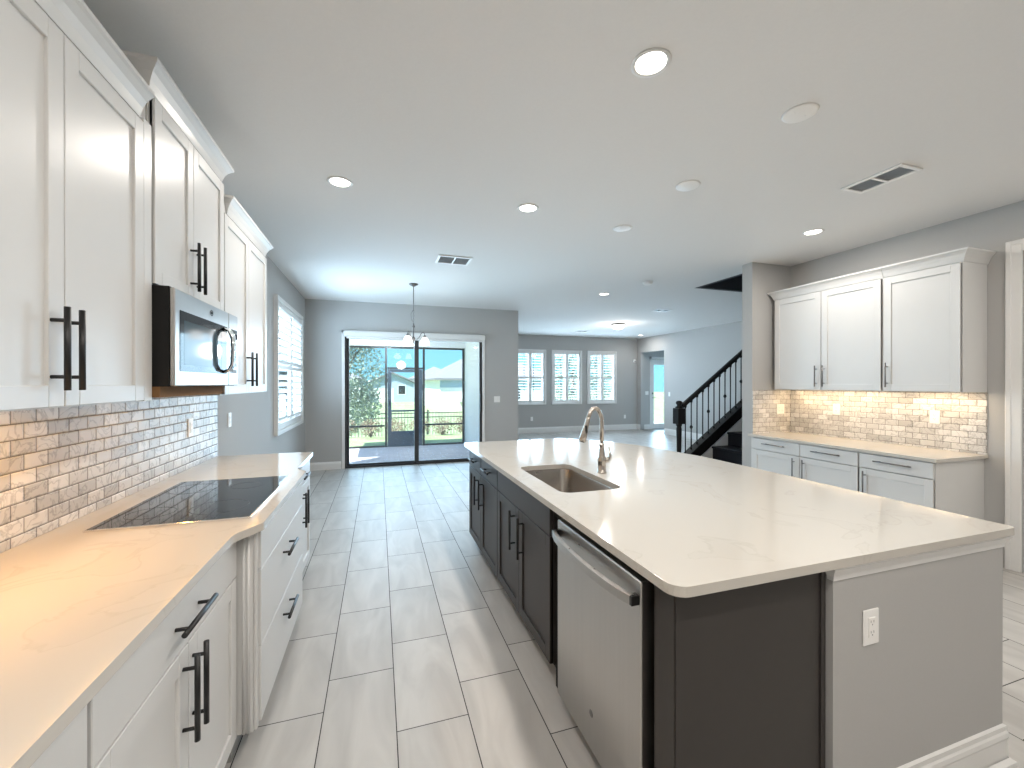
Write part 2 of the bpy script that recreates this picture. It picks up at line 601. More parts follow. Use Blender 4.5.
# ------------------------------------------------------------------ room shell
CEIL = 2.866
XL, YB, YF, XR, XRR = -1.165, 7.65, 11.4, 4.72, 7.83
YREAR = -2.8

mb = MB(); mb.prism([(XL - .12, YREAR - .12), (XRR + 2.6, YREAR - .12), (XRR + 2.6, YF + .15), (2.6, YF + .15), (2.6, YB + .05), (XL - .12, YB + .05)], -0.2, 0.0)
struct('floor', mb, M['floor'], 'pale grey rectangular porcelain tile floor', 'floor')

hole = [(4.44, 3.84), (7.66, 3.84), (7.66, 5.04), (4.44, 5.04)]
mb = MB(); mb.prism([(XL - .12, YREAR - .12), (XRR + .12, YREAR - .12), (XRR + .12, YF + .12), (2.46, YF + .12), (2.46, YB + .12), (XL - .12, YB + .12)], CEIL, CEIL + 0.2, holes=[hole])
struct('ceiling', mb, M['ceiling'], 'flat white textured ceiling over kitchen and living area', 'ceiling')

# stair shaft above the ceiling
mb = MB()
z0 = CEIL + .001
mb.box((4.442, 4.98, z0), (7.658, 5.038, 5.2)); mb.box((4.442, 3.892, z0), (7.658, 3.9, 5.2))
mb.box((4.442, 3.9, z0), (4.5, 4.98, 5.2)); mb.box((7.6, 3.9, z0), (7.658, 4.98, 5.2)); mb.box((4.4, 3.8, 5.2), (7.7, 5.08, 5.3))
struct('wall_stair_shaft', mb, M['shaft_shade'], 'walls darkened to look unlit, up inside the stair opening in the ceiling', 'wall')

def wall_prism(name, label, rng, holes, axis, c0, c1, mat='wall'):
    """wall in a vertical plane; rng (a0,a1,z0,z1) along the wall, holes the same"""
    a0, a1, z0, z1 = rng
    mb = MB()
    hs = [[(h[0], h[2]), (h[1], h[2]), (h[1], h[3]), (h[0], h[3])] for h in holes]
    mb.prism([(a0, z0), (a1, z0), (a1, z1), (a0, z1)], c0, c1, holes=hs, axis=axis)
    return struct(name, mb, M[mat], label, 'wall')

# windows: opening ranges
WL = (5.56, 7.10, 0.93, 2.40)                    # left wall, along y
wall_prism('wall_left', 'grey painted wall behind the range and beside the dining area', (YREAR, YB, 0, CEIL), [WL], 'x', XL - .12, XL)
wall_prism('wall_back', 'grey painted wall around the sliding glass door', (XL - .12, 2.58, 0, CEIL), [(-0.55, 1.86, 0.0, 2.31)], 'y', YB, YB + .12)
mb = MB(); mb.box((2.46, YB + .12, 0), (2.58, YF, CEIL))
struct('wall_living_left', mb, M['wall'], 'grey wall returning from the slider wall into the living room', 'wall')
WF = [(3.75, 4.64, 0.88, 2.38), (4.93, 5.82, 0.88, 2.38), (6.11, 7.02, 0.88, 2.38)]
wall_prism('wall_far', 'grey far living room wall with three shuttered windows', (2.46, XRR + .12, 0, CEIL), WF, 'y', YF, YF + .12)
wall_prism('wall_living_right', 'pale grey living room wall with opening to the entry', (YREAR, YF, 0, CEIL), [(10.08, 11.19, 0, 2.42)], 'x', XRR, XRR + .12)
mb = MB(); mb.box((4.13, 3.75, 0), (XRR, 3.89, CEIL))
struct('wall_partition', mb, M['wall'], 'short painted wall end between white cabinets and staircase', 'wall')
DR = (0.90, 1.83, 0.0, 2.47)
wall_prism('wall_right', 'grey painted wall behind the white cabinets at right', (YREAR, 3.75, 0, CEIL), [DR], 'x', XR, XR + .12)
mb = MB(); mb.box((XL - .12, YREAR - .12, 0), (XRR + .12, YREAR, CEIL))
struct('wall_rear', mb, M['wall'], 'grey wall behind the photographer', 'wall')

# entry alcove beyond the living room
mb = MB()
mb.prism([(XRR + .12, 0), (10.3, 0), (10.3, 2.6), (XRR + .12, 2.6)], 11.25, 11.40, holes=[[(8.27, 0.001), (9.19, 0.001), (9.19, 2.22), (8.27, 2.22)]], axis='y')
mb.box((10.3, 8.8, 0), (10.42, 11.4, 2.6)); mb.box((XRR + .12, 8.68, 0), (10.42, 8.8, 2.6)); mb.box((XRR + .12, 8.68, 2.6), (10.42, 11.4, 2.7))
struct('wall_entry', mb, M['wall'], 'pale walls of the entry alcove around the glass front door', 'wall')

# baseboards
BB = [(0, 0), (0.014, 0), (0.014, 0.095), (0.009, 0.115), (0.006, 0.13), (0, 0.13)]
def baseboard(name, label, path, side, h=1.0):
    mb = MB(); mb.sweep(path, [(o, u * h) for o, u in BB], 0.0, side)
    return struct(name, mb, M['trim'], label, 'baseboard')
baseboard('baseboard_back_left', 'white baseboard left of the sliding door', [(-0.61, YB), (XL, YB), (XL, 3.66)], 1)
baseboard('baseboard_back_right', 'white baseboard right of the sliding door', [(2.58, YB + .3), (2.58, YB), (1.93, YB)], 1)
baseboard('baseboard_far', 'white baseboard under the three living room windows', [(XRR, 11.22), (XRR, YF), (2.58, YF), (2.58, YB + .31)], 1, 1.3)
baseboard('baseboard_living_right', 'white baseboard along the pale living room wall', [(XRR, 3.9), (XRR, 10.05)], 1, 1.3)
baseboard('baseboard_entry', 'white baseboard below the entry light switch', [(8.26, 11.25), (XRR + .12, 11.25)], 1, 1.2)
baseboard('baseboard_right', 'white baseboard between white cabinet and door casing', [(XR, 1.96), (XR, 2.06)], 1)

# door at the right edge of the frame
CAS = [(0, 0), (0.018, 0), (0.022, 0.03), (0.018, 0.06), (0.012, 0.085), (0.0, 0.09)]
def casing(name, label, plane, a0, a1, ztop, toX):
    """door casing on a wall x=plane facing -x"""
    mb = MB()
    for s, a in ((1, a1), (-1, a0)):
        mb.box((plane - .02, a, 0), (plane, a + s * .09, ztop + .09), .004)
        mb.box((plane - .026, a + s * .055, 0), (plane, a + s * .085, ztop + .085), .003)
    mb.box((plane - .02, a0, ztop), (plane, a1, ztop + .09), .004)
    mb.box((plane - .026, a0 - .055, ztop + .055), (plane, a1 + .055, ztop + .085), .003)
    return struct(name, mb, M['trim'], label, 'door trim')
casing('trim_door_right', 'white moulded door casing at the right edge', XR, DR[0], DR[1] + .02, DR[3] + .01, -1)
mb = MB()
mb.box((XR + .03, DR[0] + .003, 0.012), (XR + .065, DR[1] - .003, DR[3] - .003))
for z0, z1 in ((0.25, 0.95), (1.15, 2.25)):
    for y0, y1 in ((DR[0] + .12, DR[0] + .41), (DR[0] + .52, DR[1] - .12)):
        mb.box((XR + .022, y0, z0), (XR + .03, y1, z1), .004)
struct('door_1', mb, M['trim'], 'white panelled interior door inside the right casing', 'door')

# front door with full glass lite
mb = MB()
x0, x1 = 8.275, 9.185
mb.prism([(x0, .012), (x1, .012), (x1, 2.215), (x0, 2.215)], 11.28, 11.325, holes=[[(8.37, .17), (9.09, .17), (9.09, 2.05), (8.37, 2.05)]], axis='y')
d2 = struct('door_2', mb, M['trim'], 'white front door with tall bright glass lite', 'door')
mb = MB(); mb.box((8.37, 11.297, .17), (9.09, 11.303, 2.05)); mb.build('pane', M['glass'], d2)
mb = MB(); mb.tube([(8.32, 11.275, 1.0), (8.32, 11.23, 1.0)], .01); mb.tube([(8.32, 11.235, 1.0), (8.42, 11.235, 1.0)], .009)
mb.tube([(8.32, 11.28, 1.14), (8.32, 11.255, 1.14)], .026, 14)
mb.build('handle', M['nickel'], d2)
mb = MB()
for a, b in (((8.20, 11.235, 0), (8.268, 11.25, 2.3)), ((9.192, 11.235, 0), (9.26, 11.25, 2.3)), ((8.20, 11.235, 2.225), (9.26, 11.25, 2.3))): mb.box(a, b, .003)
struct('trim_front_door', mb, M['trim'], 'white casing around the glass front door', 'door trim')

# ------------------------------------------------------------------ plantation shutters
def shutter(name, label, T, u0, u1, v0, v1, n_louv, mid, tilt=8, depth=0.062, group=None, loc=(0, 0, 0)):
    """T maps (u along wall, v up, w into room); outer frame, two hinged panels with louvers"""
    t = thing(name, label, 'shutter', loc, group)
    fw = 0.055
    mb = MB(T)
    for a, b in (((u0, v0, -.02), (u0 + fw, v1, .045)), ((u1 - fw, v0, -.02), (u1, v1, .045)), ((u0 + fw, v1 - fw, -.02), (u1 - fw, v1, .045)), ((u0 + fw, v0, -.02), (u1 - fw, v0 + fw, .045))): mb.box(a, b, .004)
    mb.build('frame', M['trim'], t)
    um = (u0 + u1) / 2
    st = 0.045
    for a, b in ((u0 + fw + .002, um - .002), (um + .002, u1 - fw - .002)):
        mb = MB(T)
        va, vb = v0 + fw + .003, v1 - fw - .003
        mb.box((a, va, 0), (a + st, vb, .028), .002); mb.box((b - st, va, 0), (b, vb, .028), .002)
        mb.box((a + st, va, 0), (b - st, va + .07, .028), .002); mb.box((a + st, vb - .07, 0), (b - st, vb, .028), .002)
        if mid: mb.box((a + st, mid - .025, 0), (b - st, mid + .025, .028), .002)
        p = mb.build('panel', M['trim'], t)
        mb = MB(T)
        lo, hi = va + .07, vb - .07
        zs = [lo + (hi - lo) * (k + .5) / n_louv for k in range(n_louv)]
        ct, sn = math.cos(R(tilt)), math.sin(R(tilt))
        for z in zs:
            if mid and abs(z - mid) < .045: continue
            h, th = depth / 2, .005
            prof = []
            for k in range(10):
                q = 2 * PI * k / 10
                x, y = h * math.cos(q), th * math.sin(q)
                prof.append((x * ct - y * sn, x * sn + y * ct))
            r0 = [mb.v((a + st + .002, z + pz, .014 + px)) for px, pz in prof]
            r1 = [mb.v((b - st - .002, z + pz, .014 + px)) for px, pz in prof]
            for k in range(10): mb.bm.faces.new([r0[k], r0[(k + 1) % 10], r1[(k + 1) % 10], r1[k]])
            mb.bm.faces.new(r0); mb.bm.faces.new(r1)
        mb.build('louvers', M['trim'], p)
    return t

T_LW = lambda u, v, w: (XL + w, u, v)
shutter('plantation_shutter', 'white plantation shutter on the left wall beside the dining area', T_LW, 5.47, 7.20, 0.84, 2.50, 16, 1.66, 38, .086, loc=(XL, 6.33, 0.84))
T_FW = lambda u, v, w: (u, YF - w, v)
for (a, b, lab) in ((3.70, 4.70, 'white plantation shutter on the far wall, nearest the slider wall corner'), (4.88, 5.87, 'white plantation shutter on the far wall, middle of the three'), (6.06, 7.07, 'white plantation shutter on the far wall, nearest the entry opening')):
    shutter('plantation_shutter', lab, T_FW, a, b, 0.83, 2.45, 17, 1.63, 4, .05, 'far wall shutters', ((a + b) / 2, YF, 0.83))

def window(name, label, T, u0, u1, v0, v1):
    mb = MB(T)
    f = .045
    for a, b in (((u0, v0, -.10), (u0 + f, v1, -.05)), ((u1 - f, v0, -.10), (u1, v1, -.05)), ((u0 + f, v0, -.10), (u1 - f, v0 + f, -.05)), ((u0 + f, v1 - f, -.10), (u1 - f, v1, -.05)), ((u0 + f, (v0 + v1) / 2 - .02, -.10), (u1 - f, (v0 + v1) / 2 + .02, -.05))): mb.box(a, b)
    w = struct(name, mb, M['trim'], label, 'window')
    mb = MB(T)
    for k in (1, 2):
        u = u0 + (u1 - u0) * k / 3
        mb.box((u - .009, v0 + f, -.082), (u + .009, v1 - f, -.072))
    mb.build('muntins', M['bronze'], w)
    mb = MB(T); mb.box((u0 + f, v0 + f, -.079), (u1 - f, v1 - f, -.075)); mb.build('pane', M['glass'], w)
window('window_1', 'window behind the left wall shutter', T_LW, *WL)
for k, h in enumerate(WF):
    window('window_%d' % (k + 2), ('window behind the far wall shutter nearest the slider corner', 'window behind the middle far wall shutter', 'window behind the far wall shutter nearest the entry')[k], T_FW, *h)

# ------------------------------------------------------------------ sliding door
mb = MB()
for a, b in (((-0.60, YB - .018, 0), (-0.55, YB, 2.37)), ((1.86, YB - .018, 0), (1.91, YB, 2.37)), ((-0.60, YB - .018, 2.31), (1.91, YB, 2.37))): mb.box(a, b, .003)
struct('trim_slider', mb, M['trim'], 'slim white trim around the sliding glass door', 'door trim')
mb = MB()
mb.box((-0.55, YB + .01, 0), (-0.53, YB + .11, 2.31)); mb.box((1.84, YB + .01, 0), (1.86, YB + .11, 2.31))
mb.box((-0.53, YB + .01, 0), (1.84, YB + .11, 0.03)); mb.box((-0.53, YB + .01, 2.27), (1.84, YB + .11, 2.31))
sl = struct('door_3', mb, M['bronze'], 'bronze framed sliding glass door to the lanai', 'door')
def slide_panel(u0, u1, y0, sl_, sr_):
    mb = MB()
    mb.box((u0, y0, .032), (u0 + sl_, y0 + .035, 2.268)); mb.box((u1 - sr_, y0, .032), (u1, y0 + .035, 2.268))
    mb.box((u0 + sl_, y0, .032), (u1 - sr_, y0 + .035, .06)); mb.box((u0 + sl_, y0, 2.235), (u1 - sr_, y0 + .035, 2.268))
    p = mb.build('sliding_panel', M['bronze'], sl)
    mb = MB(); mb.box((u0 + sl_, y0 + .015, .06), (u1 - sr_, y0 + .02, 2.235)); mb.build('pane', M['glass'], p)
    return p
slide_panel(-0.529, 0.690, YB + .066, .045, .06)
p2 = slide_panel(0.615, 1.839, YB + .022, .075, .025)
mb = MB(); mb.box((1.817, YB - .012, .93), (1.835, YB + .022, 0.96)); mb.box((1.817, YB - .012, 1.22), (1.835, YB + .022, 1.25)); mb.box((1.813, YB - .03, .93), (1.839, YB - .012, 1.25), .004)
mb.build('handle', M['black'], p2)
t = thing('roller_shade', 'white roller shade cassette above the sliding glass door', 'window shade', (0.66, YB, 2.25))
mb = MB(); mb.box((-0.57, YB - .10, 2.255), (1.895, YB - .018, 2.355), .012); mb.build('cassette', M['trim'], t)
mb = MB(); mb.box((-0.52, YB - .075, 2.225), (1.845, YB - .055, 2.256), .004); mb.build('hem_bar', M['trim'], t)

# ------------------------------------------------------------------ cabinet kit
def shaker(parent, T, u0, u1, v0, v1, mat, name='door', stile=0.057, th=0.02):
    """framed door with a recessed flat panel, sitting on w=0"""
    mb = MB(T)
    mb.box((u0, v0, .001), (u1, v1, th - .009))
    s = stile
    for a, b in (((u0, v0, .001), (u0 + s, v1, th)), ((u1 - s, v0, .001), (u1, v1, th)), ((u0 + s, v0, .001), (u1 - s, v0 + s, th)), ((u0 + s, v1 - s, .001), (u1 - s, v1, th))): mb.box(a, b, .0016)
    return mb.build(name, mat, parent)

def slab(parent, T, u0, u1, v0, v1, mat, name='drawer', th=0.02):
    mb = MB(T)
    mb.box((u0, v0, .001), (u1, v1, th), .0018)
    return mb.build(name, mat, parent)

def pull(parent, T, u, v, length, vertical, mat, w0=0.02, out=0.034, r=0.0072, inset=0.036):
    """bar pull on two posts centred on (u,v)"""
    mb = MB(T)
    h = length / 2
    if vertical:
        mb.tube([(u, v - h, w0 + out), (u, v + h, w0 + out)], r, 12)
        for s in (-1, 1): mb.tube([(u, v + s * (h - inset), w0), (u, v + s * (h - inset), w0 + out)], r * .72, 10)
    else:
        mb.tube([(u - h, v, w0 + out), (u + h, v, w0 + out)], r, 12)
        for s in (-1, 1): mb.tube([(u + s * (h - inset), v, w0), (u + s * (h - inset), v, w0 + out)], r * .72, 10)
    return mb.build('handle', mat, parent)

CROWN = [(0, 0), (0.006, 0), (0.010, 0.012), (0.016, 0.032), (0.028, 0.056), (0.044, 0.074), (0.052, 0.080), (0.052, 0.094), (0, 0.094)]
G = 0.0018

# ---- left wall: base cabinets
LB = -0.515                                                    # door face plane
T_L = lambda w0: (lambda u, v, w: (w0 + w, u, v))
TL = T_L(LB - .02)
def base_body(parent, T, u0, u1, depth, mat, toe_mat, z0=0.10, z1=0.882, toe_in=0.06):
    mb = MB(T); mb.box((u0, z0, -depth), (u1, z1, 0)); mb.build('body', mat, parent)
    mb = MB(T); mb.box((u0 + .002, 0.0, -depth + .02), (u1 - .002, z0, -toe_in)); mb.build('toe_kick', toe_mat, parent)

dL = LB - .02 - XL - .002
t = thing('base_cabinet', 'white base cabinet in the near left corner, cut by the frame', 'cabinet', (LB, 0.63, 0), 'left base cabinets')
base_body(t, TL, 0.28, 0.978, dL, M['cabinet'], M['toe'])
d = slab(t, TL, 0.282, 0.976, 0.722, 0.872, M['cabinet']); pull(d, TL, .63, .80, .26, False, M['black'])
for a, b, h in ((0.282, 0.628, .59), (0.632, 0.976, .67)):
    d = shaker(t, TL, a, b, 0.112, 0.716, M['cabinet']); pull(d, TL, h, .56, .24, True, M['black'])

t = thing('base_cabinet', 'white base cabinet with drawer over two doors, left of the cooktop drawers', 'cabinet', (LB, 1.41, 0), 'left base cabinets')
base_body(t, TL, 0.982, 1.848, dL, M['cabinet'], M['toe'])
d = slab(t, TL, 0.988, 1.826, 0.728, 0.868, M['cabinet']); pull(d, TL, 1.400, .803, .22, False, M['black'])
for a, b, h in ((0.988, 1.405, 1.370), (1.409, 1.826, 1.434)):
    d = shaker(t, TL, a, b, 0.112, 0.722, M['cabinet']); pull(d, TL, h, .585, .24, True, M['black'])

# cooktop drawer cabinet, standing proud of its neighbours
LP = -0.447
TP = T_L(LP - .02)
t = thing('drawer_cabinet', 'white three-drawer base cabinet standing proud under the cooktop', 'cabinet', (LP, 2.36, 0), 'left base cabinets')
base_body(t, TP, 1.852, 2.868, LP - .02 - XL - .002, M['cabinet'], M['toe'], toe_in=.075)
for u in (1.858, 2.838):                                        # narrow filler at each end
    mb = MB(TP); mb.box((u, .10, 0), (u + .024, .880, .012), .003); mb.build('filler', M['cabinet'], t)
for x in (LP - .052, LP - .036):
    mb = MB(); mb.tube([(x, 1.852, .10), (x, 1.852, .88)], .006, 8); mb.build('pilaster_bead', M['cabinet'], t)
for k, (v0, v1) in enumerate(((.720, .872), (.414, .716), (.112, .410))):
    d = slab(t, TP, 1.888, 2.834, v0, v1, M['cabinet'])
    if k: pull(d, TP, 2.36, v1 - .085, .22, False, M['black'])

t = thing('base_cabinet', 'white base cabinet at the far end of the left counter', 'cabinet', (LB, 3.24, 0), 'left base cabinets')
base_body(t, TL, 2.872, 3.625, dL, M['cabinet'], M['toe'])
d = slab(t, TL, 2.90, 3.60, 0.735, 0.868, M['cabinet']); pull(d, TL, 3.25, .805, .22, False, M['black'])
for a, b, h in ((2.90, 3.248, 3.20), (3.252, 3.60, 3.30)):
    d = shaker(t, TL, a, b, 0.112, 0.728, M['cabinet']); pull(d, TL, h, .575, .24, True, M['black'])

# left countertop
poly = [(XL + .002, 0.26), (-.498, 0.26), (-.498, 1.74), (-.43, 1.85), (-.43, 2.86), (-.498, 2.95), (-.498, 3.645), (XL + .002, 3.645)]
poly = round_poly(poly, [0, 0, .10, .035, .035, .10, .012, 0])
cut = [(-1.03, 1.94), (-.525, 1.94), (-.525, 2.70), (-1.03, 2.70)]
mb = MB(); mb.prism(poly, 0.884, 0.914, holes=[cut])
tag(mb.build('countertop', M['quartz'], None, .003), 'pale quartz countertop along the left wall under the microwave', 'countertop')

# cooktop
t = thing('cooktop', 'black glass electric cooktop set into the left counter', 'cooktop', (-.77, 2.32, .914))
mb = MB(); mb.prism(round_poly([(-1.025, 1.925), (-.50, 1.925), (-.50, 2.715), (-1.025, 2.715)], .006, 3), .9142, .9215); mb.build('glass_top', M['blackglass'], t, .0015)
mb = MB(); mb.box((-.4995, 1.925, .9142), (-.490, 2.715, .9225), .001); mb.box((-1.026, 1.917, .9142), (-.490, 1.9245, .9225), .001); mb.build('trim', M['chrome'], t)
mb = MB(); mb.box((-1.01, 1.95, .885), (-.535, 2.69, .914)); mb.build('burner_box', M['void'], t)
for (x, y, r) in ((-.90, 2.10, .085), (-.90, 2.52, .105), (-.66, 2.12, .11), (-.66, 2.52, .075)):
    mb = MB(); mb.lathe([(r, 0), (r, .0003), (r - .003, .0003), (r - .003, 0)], (x, y, .9215), 40, caps=False); mb.build('burner_ring', M['ring'], t)

# left backsplash
mb = MB(); mb.box((XL + .0005, .26, .915), (XL + .010, 3.66, 1.393))
mb2 = mb; tag(mb2.build('tile_backsplash', M['tile']), 'grey-white marble subway tile behind the left counter', 'backsplash')

# ---- outlets and switches
def plate(name, label, cat, T, u, v, kind='outlet', gang=1, group=None, loc=(0, 0, 0)):
    t = thing(name, label, cat, loc, group)
    w = .072 + .046 * (gang - 1)
    mb = MB(T); mb.box((u - w / 2, v - .058, .0005), (u + w / 2, v + .058, .006), .002); mb.build('cover_plate', M['plastic'], t)
    for g in range(gang):
        c = u + (g - (gang - 1) / 2) * .046
        mb = MB(T)
        mb.box((c - .0165, v - .033, .006), (c + .0165, v + .033, .0085), .001)
        if kind == 'switch':
            mb.quad([(c - .013, v - .028, .0085), (c + .013, v - .028, .0085), (c + .013, v + .028, .0125), (c - .013, v + .028, .0125)])
            mb.build('rocker', M['plastic'], t)
        else:
            r = mb.build('receptacle', M['plastic'], t)
            mb = MB(T)
            for dv in (-.018, .016):
                mb.box((c - .0075, v + dv, .0085), (c - .0055, v + dv + .008, .0088)); mb.box((c + .0055, v + dv, .0085), (c + .0075, v + dv + .008, .0088))
                mb.box((c - .002, v + dv - .008, .0085), (c + .002, v + dv - .004, .0088))
            mb.build('slots', M['plastic_dark'], r)
    return t
T_LBS = lambda u, v, w: (XL + .010 + w, u, v)
plate('wall_outlet', 'white outlet on the left marble backsplash below the microwave', 'outlet', T_LBS, 3.18, 1.175, loc=(XL, 3.18, 1.12))
plate('wall_outlet', 'white outlet on the grey left wall just past the tile', 'outlet', T_LW, 3.95, 1.16, loc=(XL, 3.95, 1.1))
T_BW = lambda u, v, w: (u, YB - w, v)
plate('light_switch', 'white double switch right of the sliding glass door', 'switch', T_BW, 2.15, 1.155, 'switch', 2, loc=(2.15, YB, 1.1))
plate('wall_outlet', 'white outlet low on the far wall under the leftmost shutter', 'outlet', T_FW, 4.257, .42, loc=(4.257, YF, .36))
plate('wall_outlet', 'white outlet low on the far wall right of the shutters', 'outlet', T_FW, 7.385, .41, loc=(7.385, YF, .35))
T_EN = lambda u, v, w: (u, 11.25 - w, v)
plate('light_switch', 'white switch inside the entry beside the front door', 'switch', T_EN, 8.09, 1.15, 'switch', 2, loc=(8.09, 11.25, 1.1))
T_LR = lambda u, v, w: (XRR - w, u, v)
plate('light_switch', 'white switch on the pale wall right of the entry opening', 'switch', T_LR, 9.85, 1.15, 'switch', 1, loc=(XRR, 9.85, 1.1))
t = thing('motion_sensor', 'small white sensor high in the far living room corner', 'sensor', (7.72, YF, 2.12))
mb = MB(); mb.box((7.69, YF - .04, 2.11), (7.76, YF - .001, 2.22), .012); mb.build('housing', M['plastic'], t)
mb = MB(); mb.box((7.705, YF - .048, 2.13), (7.745, YF - .04, 2.17), .004); mb.build('lens', M['domelens'] if False else M['plastic_dark'], t)

# ---- left wall: upper cabinets
UF = -0.82
TU = T_L(UF - .02)
dU = UF - .02 - XL - .002
def upper(parent, T, u0, u1, v0, v1, depth, mat, rec=0.026):
    mb = MB(T); mb.box((u0, v0 + rec, -depth), (u1, v1, 0))
    if rec:
        mb.box((u0, v0, -depth), (u0 + .016, v0 + rec, 0)); mb.box((u1 - .016, v0, -depth), (u1, v0 + rec, 0)); mb.box((u0 + .016, v0, -.018), (u1 - .016, v0 + rec, 0))
    mb.build('body', mat, parent)
t = thing('wall_cabinet', 'white wall cabinet nearest the camera, left of the microwave', 'cabinet', (UF, 1.46, 1.39), 'left wall cabinets')
upper(t, TU, 1.04, 1.925, 1.393, 2.53, dU, M['cabinet'])
for a, b, h in ((1.045, 1.461, 1.412), (1.465, 1.868, 1.470)):
    d = shaker(t, TU, a, b, 1.397, 2.418, M['cabinet']); pull(d, TU, h, 1.552, .222, True, M['black'])
mb = MB(TU); mb.box((1.870, 1.395, .0005), (1.9245, 2.436, .0195), .001); mb.build('filler', M['cabinet'], t)
mb = MB(); mb.sweep([(UF - .02, 1.872), (UF - .02, 0.99), (XL + .003, .99)], [(o + .0, h) for o, h in CROWN], 2.438, 1)
mb.build('crown_moulding', M['cabinet'], t)

MF = -0.815
TM = T_L(MF - .02)
t = thing('wall_cabinet', 'taller white wall cabinet above the microwave', 'cabinet', (MF, 2.26, 1.84), 'left wall cabinets')
upper(t, TM, 1.9262, 2.690, 1.838, 2.66, MF - .02 - XL - .002, M['cabinet'], 0)
for a, b, h in ((1.937, 2.285, 2.252), (2.289, 2.684, 2.322)):
    d = shaker(t, TM, a, b, 1.843, 2.560, M['cabinet']); pull(d, TM, h, 1.99, .222, True, M['black'])
mb = MB(); mb.sweep([(XL + .003, 2.690), (MF - .02, 2.690), (MF - .02, 1.931), (XL + .003, 1.931)], CROWN, 2.580, 1)
mb.build('crown_moulding', M['cabinet'], t)

t = thing('wall_cabinet', 'white wall cabinet at the far end of the left counter, right of the microwave', 'cabinet', (UF, 3.16, 1.39), 'left wall cabinets')
upper(t, TU, 2.700, 3.638, 1.393, 2.53, dU, M['cabinet'])
for a, b, h in ((2.712, 3.163, 3.115), (3.167, 3.632, 3.215)):
    d = shaker(t, TU, a, b, 1.397, 2.418, M['cabinet']); pull(d, TU, h, 1.552, .222, True, M['black'])
mb = MB(); mb.sweep([(XL + .003, 3.638), (UF - .02, 3.638), (UF - .02, 2.80), (XL + .003, 2.80)], CROWN, 2.438, 1)
mb.build('crown_moulding', M['cabinet'], t)

# ---- microwave
t = thing('microwave', 'stainless over-the-range microwave with black window under the tall cabinet', 'microwave', (-.95, 2.312, 1.447))
mb = MB(); mb.box((XL + .012, 1.933, 1.447), (-.770, 2.691, 1.836)); mb.build('body', M['void'], t)
mb = MB(); mb.box((-.770, 1.935, 1.449), (-.752, 2.542, 1.832), .004); dr = mb.build('door', M['steel'], t)
mb = MB(); mb.box((-.753, 1.977, 1.508), (-.7505, 2.447, 1.752), .001); mb.build('window', M['ovenglass'], dr)
mb = MB(); mb.box((-.7505, 2.012, 1.535), (-.7502, 2.377, 1.715)); mb.build('inner_window', plain('tinted_window', (0.05, .08, .10), .08, spec=.35), dr)
mb = MB()
pts = [(-.752, 2.472, 1.738), (-.726, 2.472, 1.728), (-.712, 2.472, 1.70), (-.708, 2.472, 1.63), (-.712, 2.472, 1.555), (-.726, 2.472, 1.527), (-.752, 2.472, 1.517)]
for dy in (-.012, 0, .012): mb.tube([(p[0], p[1] + dy, p[2]) for p in pts], .008, 10)
mb.build('handle', M['chrome'], dr)
mb = MB(); mb.box((-.753, 2.432, 1.508), (-.7502, 2.512, 1.752), .001); mb.build('handle_backing', M['blackglass'], dr)
lg = MB(T_L(-.752))
lg.tube([(2.309 + .013 * math.cos(a * PI / 8), 1.792 + .013 * math.sin(a * PI / 8), .001) for a in range(17)], .0012, 6)
lg.tube([(2.303, 1.788, .001), (2.306, 1.797, .001), (2.309, 1.789, .001), (2.312, 1.797, .001), (2.315, 1.788, .001)], .001, 6)
lg.build('badge', M['black'], dr)
mb = MB(); mb.box((-.770, 2.546, 1.449), (-.752, 2.690, 1.832), .004); cp = mb.build('control_panel', M['steel'], t)
mb = MB(); mb.box((-.7522, 2.562, 1.70), (-.7502, 2.677, 1.75)); mb.build('display', M['blackglass'], cp)
mb = MB()
for r_ in range(5):
    for c_ in range(3): mb.box((-.7522, 2.569 + c_ * .036, 1.655 - r_ * .035), (-.7508, 2.599 + c_ * .036, 1.675 - r_ * .035))
mb.build('keypad', M['plastic_dark'], cp)
mb = MB()
mb.box((XL + .03, 1.935, 1.432), (-.80, 2.61, 1.447)); mb.box((-.815, 1.935, 1.405), (-.80, 2.61, 1.432))
mb.box((XL + .03, 1.935, 1.405), (-.815, 1.95, 1.432)); mb.box((XL + .03, 2.595, 1.405), (-.815, 2.61, 1.432))
mb.build('vent_base', M['wood'], t)
mb = MB(); mb.box((XL + .05, 1.97, 1.426), (-.95, 2.57, 1.432)); mb.build('grease_filter', M['steel'], t)

# ---- under-cabinet light strips
def strip_light(name, label, x0, x1, y0, y1, z, power, col=(1.0, 0.48, 0.09)):
    t = thing(name, label, 'light', ((x0 + x1) / 2, (y0 + y1) / 2, z))
    mb = MB(); mb.box((x0, y0, z - .012), (x1, y1, z), .002); mb.build('channel', M['plastic'], t)
    mb = MB(); mb.box((x0 + .006, y0 + .006, z - .015), (x1 - .006, y1 - .006, z - .012)); mb.build('diffuser', M['strip'], t)
    ld = bpy.data.lights.new('strip_lamp', 'AREA'); ld.shape = 'RECTANGLE'; ld.size = x1 - x0; ld.size_y = y1 - y0; ld.energy = power; ld.color = col
    lo = bpy.data.objects.new('strip_lamp', ld); C.objects.link(lo); lo.parent = t; lo.location = (0, 0, -.020)
    return t
strip_light('under_cabinet_light', 'warm strip light under the nearest left wall cabinet', -.898, -.872, 1.08, 1.82, 1.4185, UNDER_POWER * 1.75)
strip_light('under_cabinet_light', 'warm strip light under the far left wall cabinet', -.876, -.850, 2.74, 3.60, 1.4185, UNDER_POWER * .35)
strip_light('under_cabinet_light', 'warm hood light under the microwave', -.900, -.880, 2.15, 2.55, 1.4315, UNDER_POWER * .5)

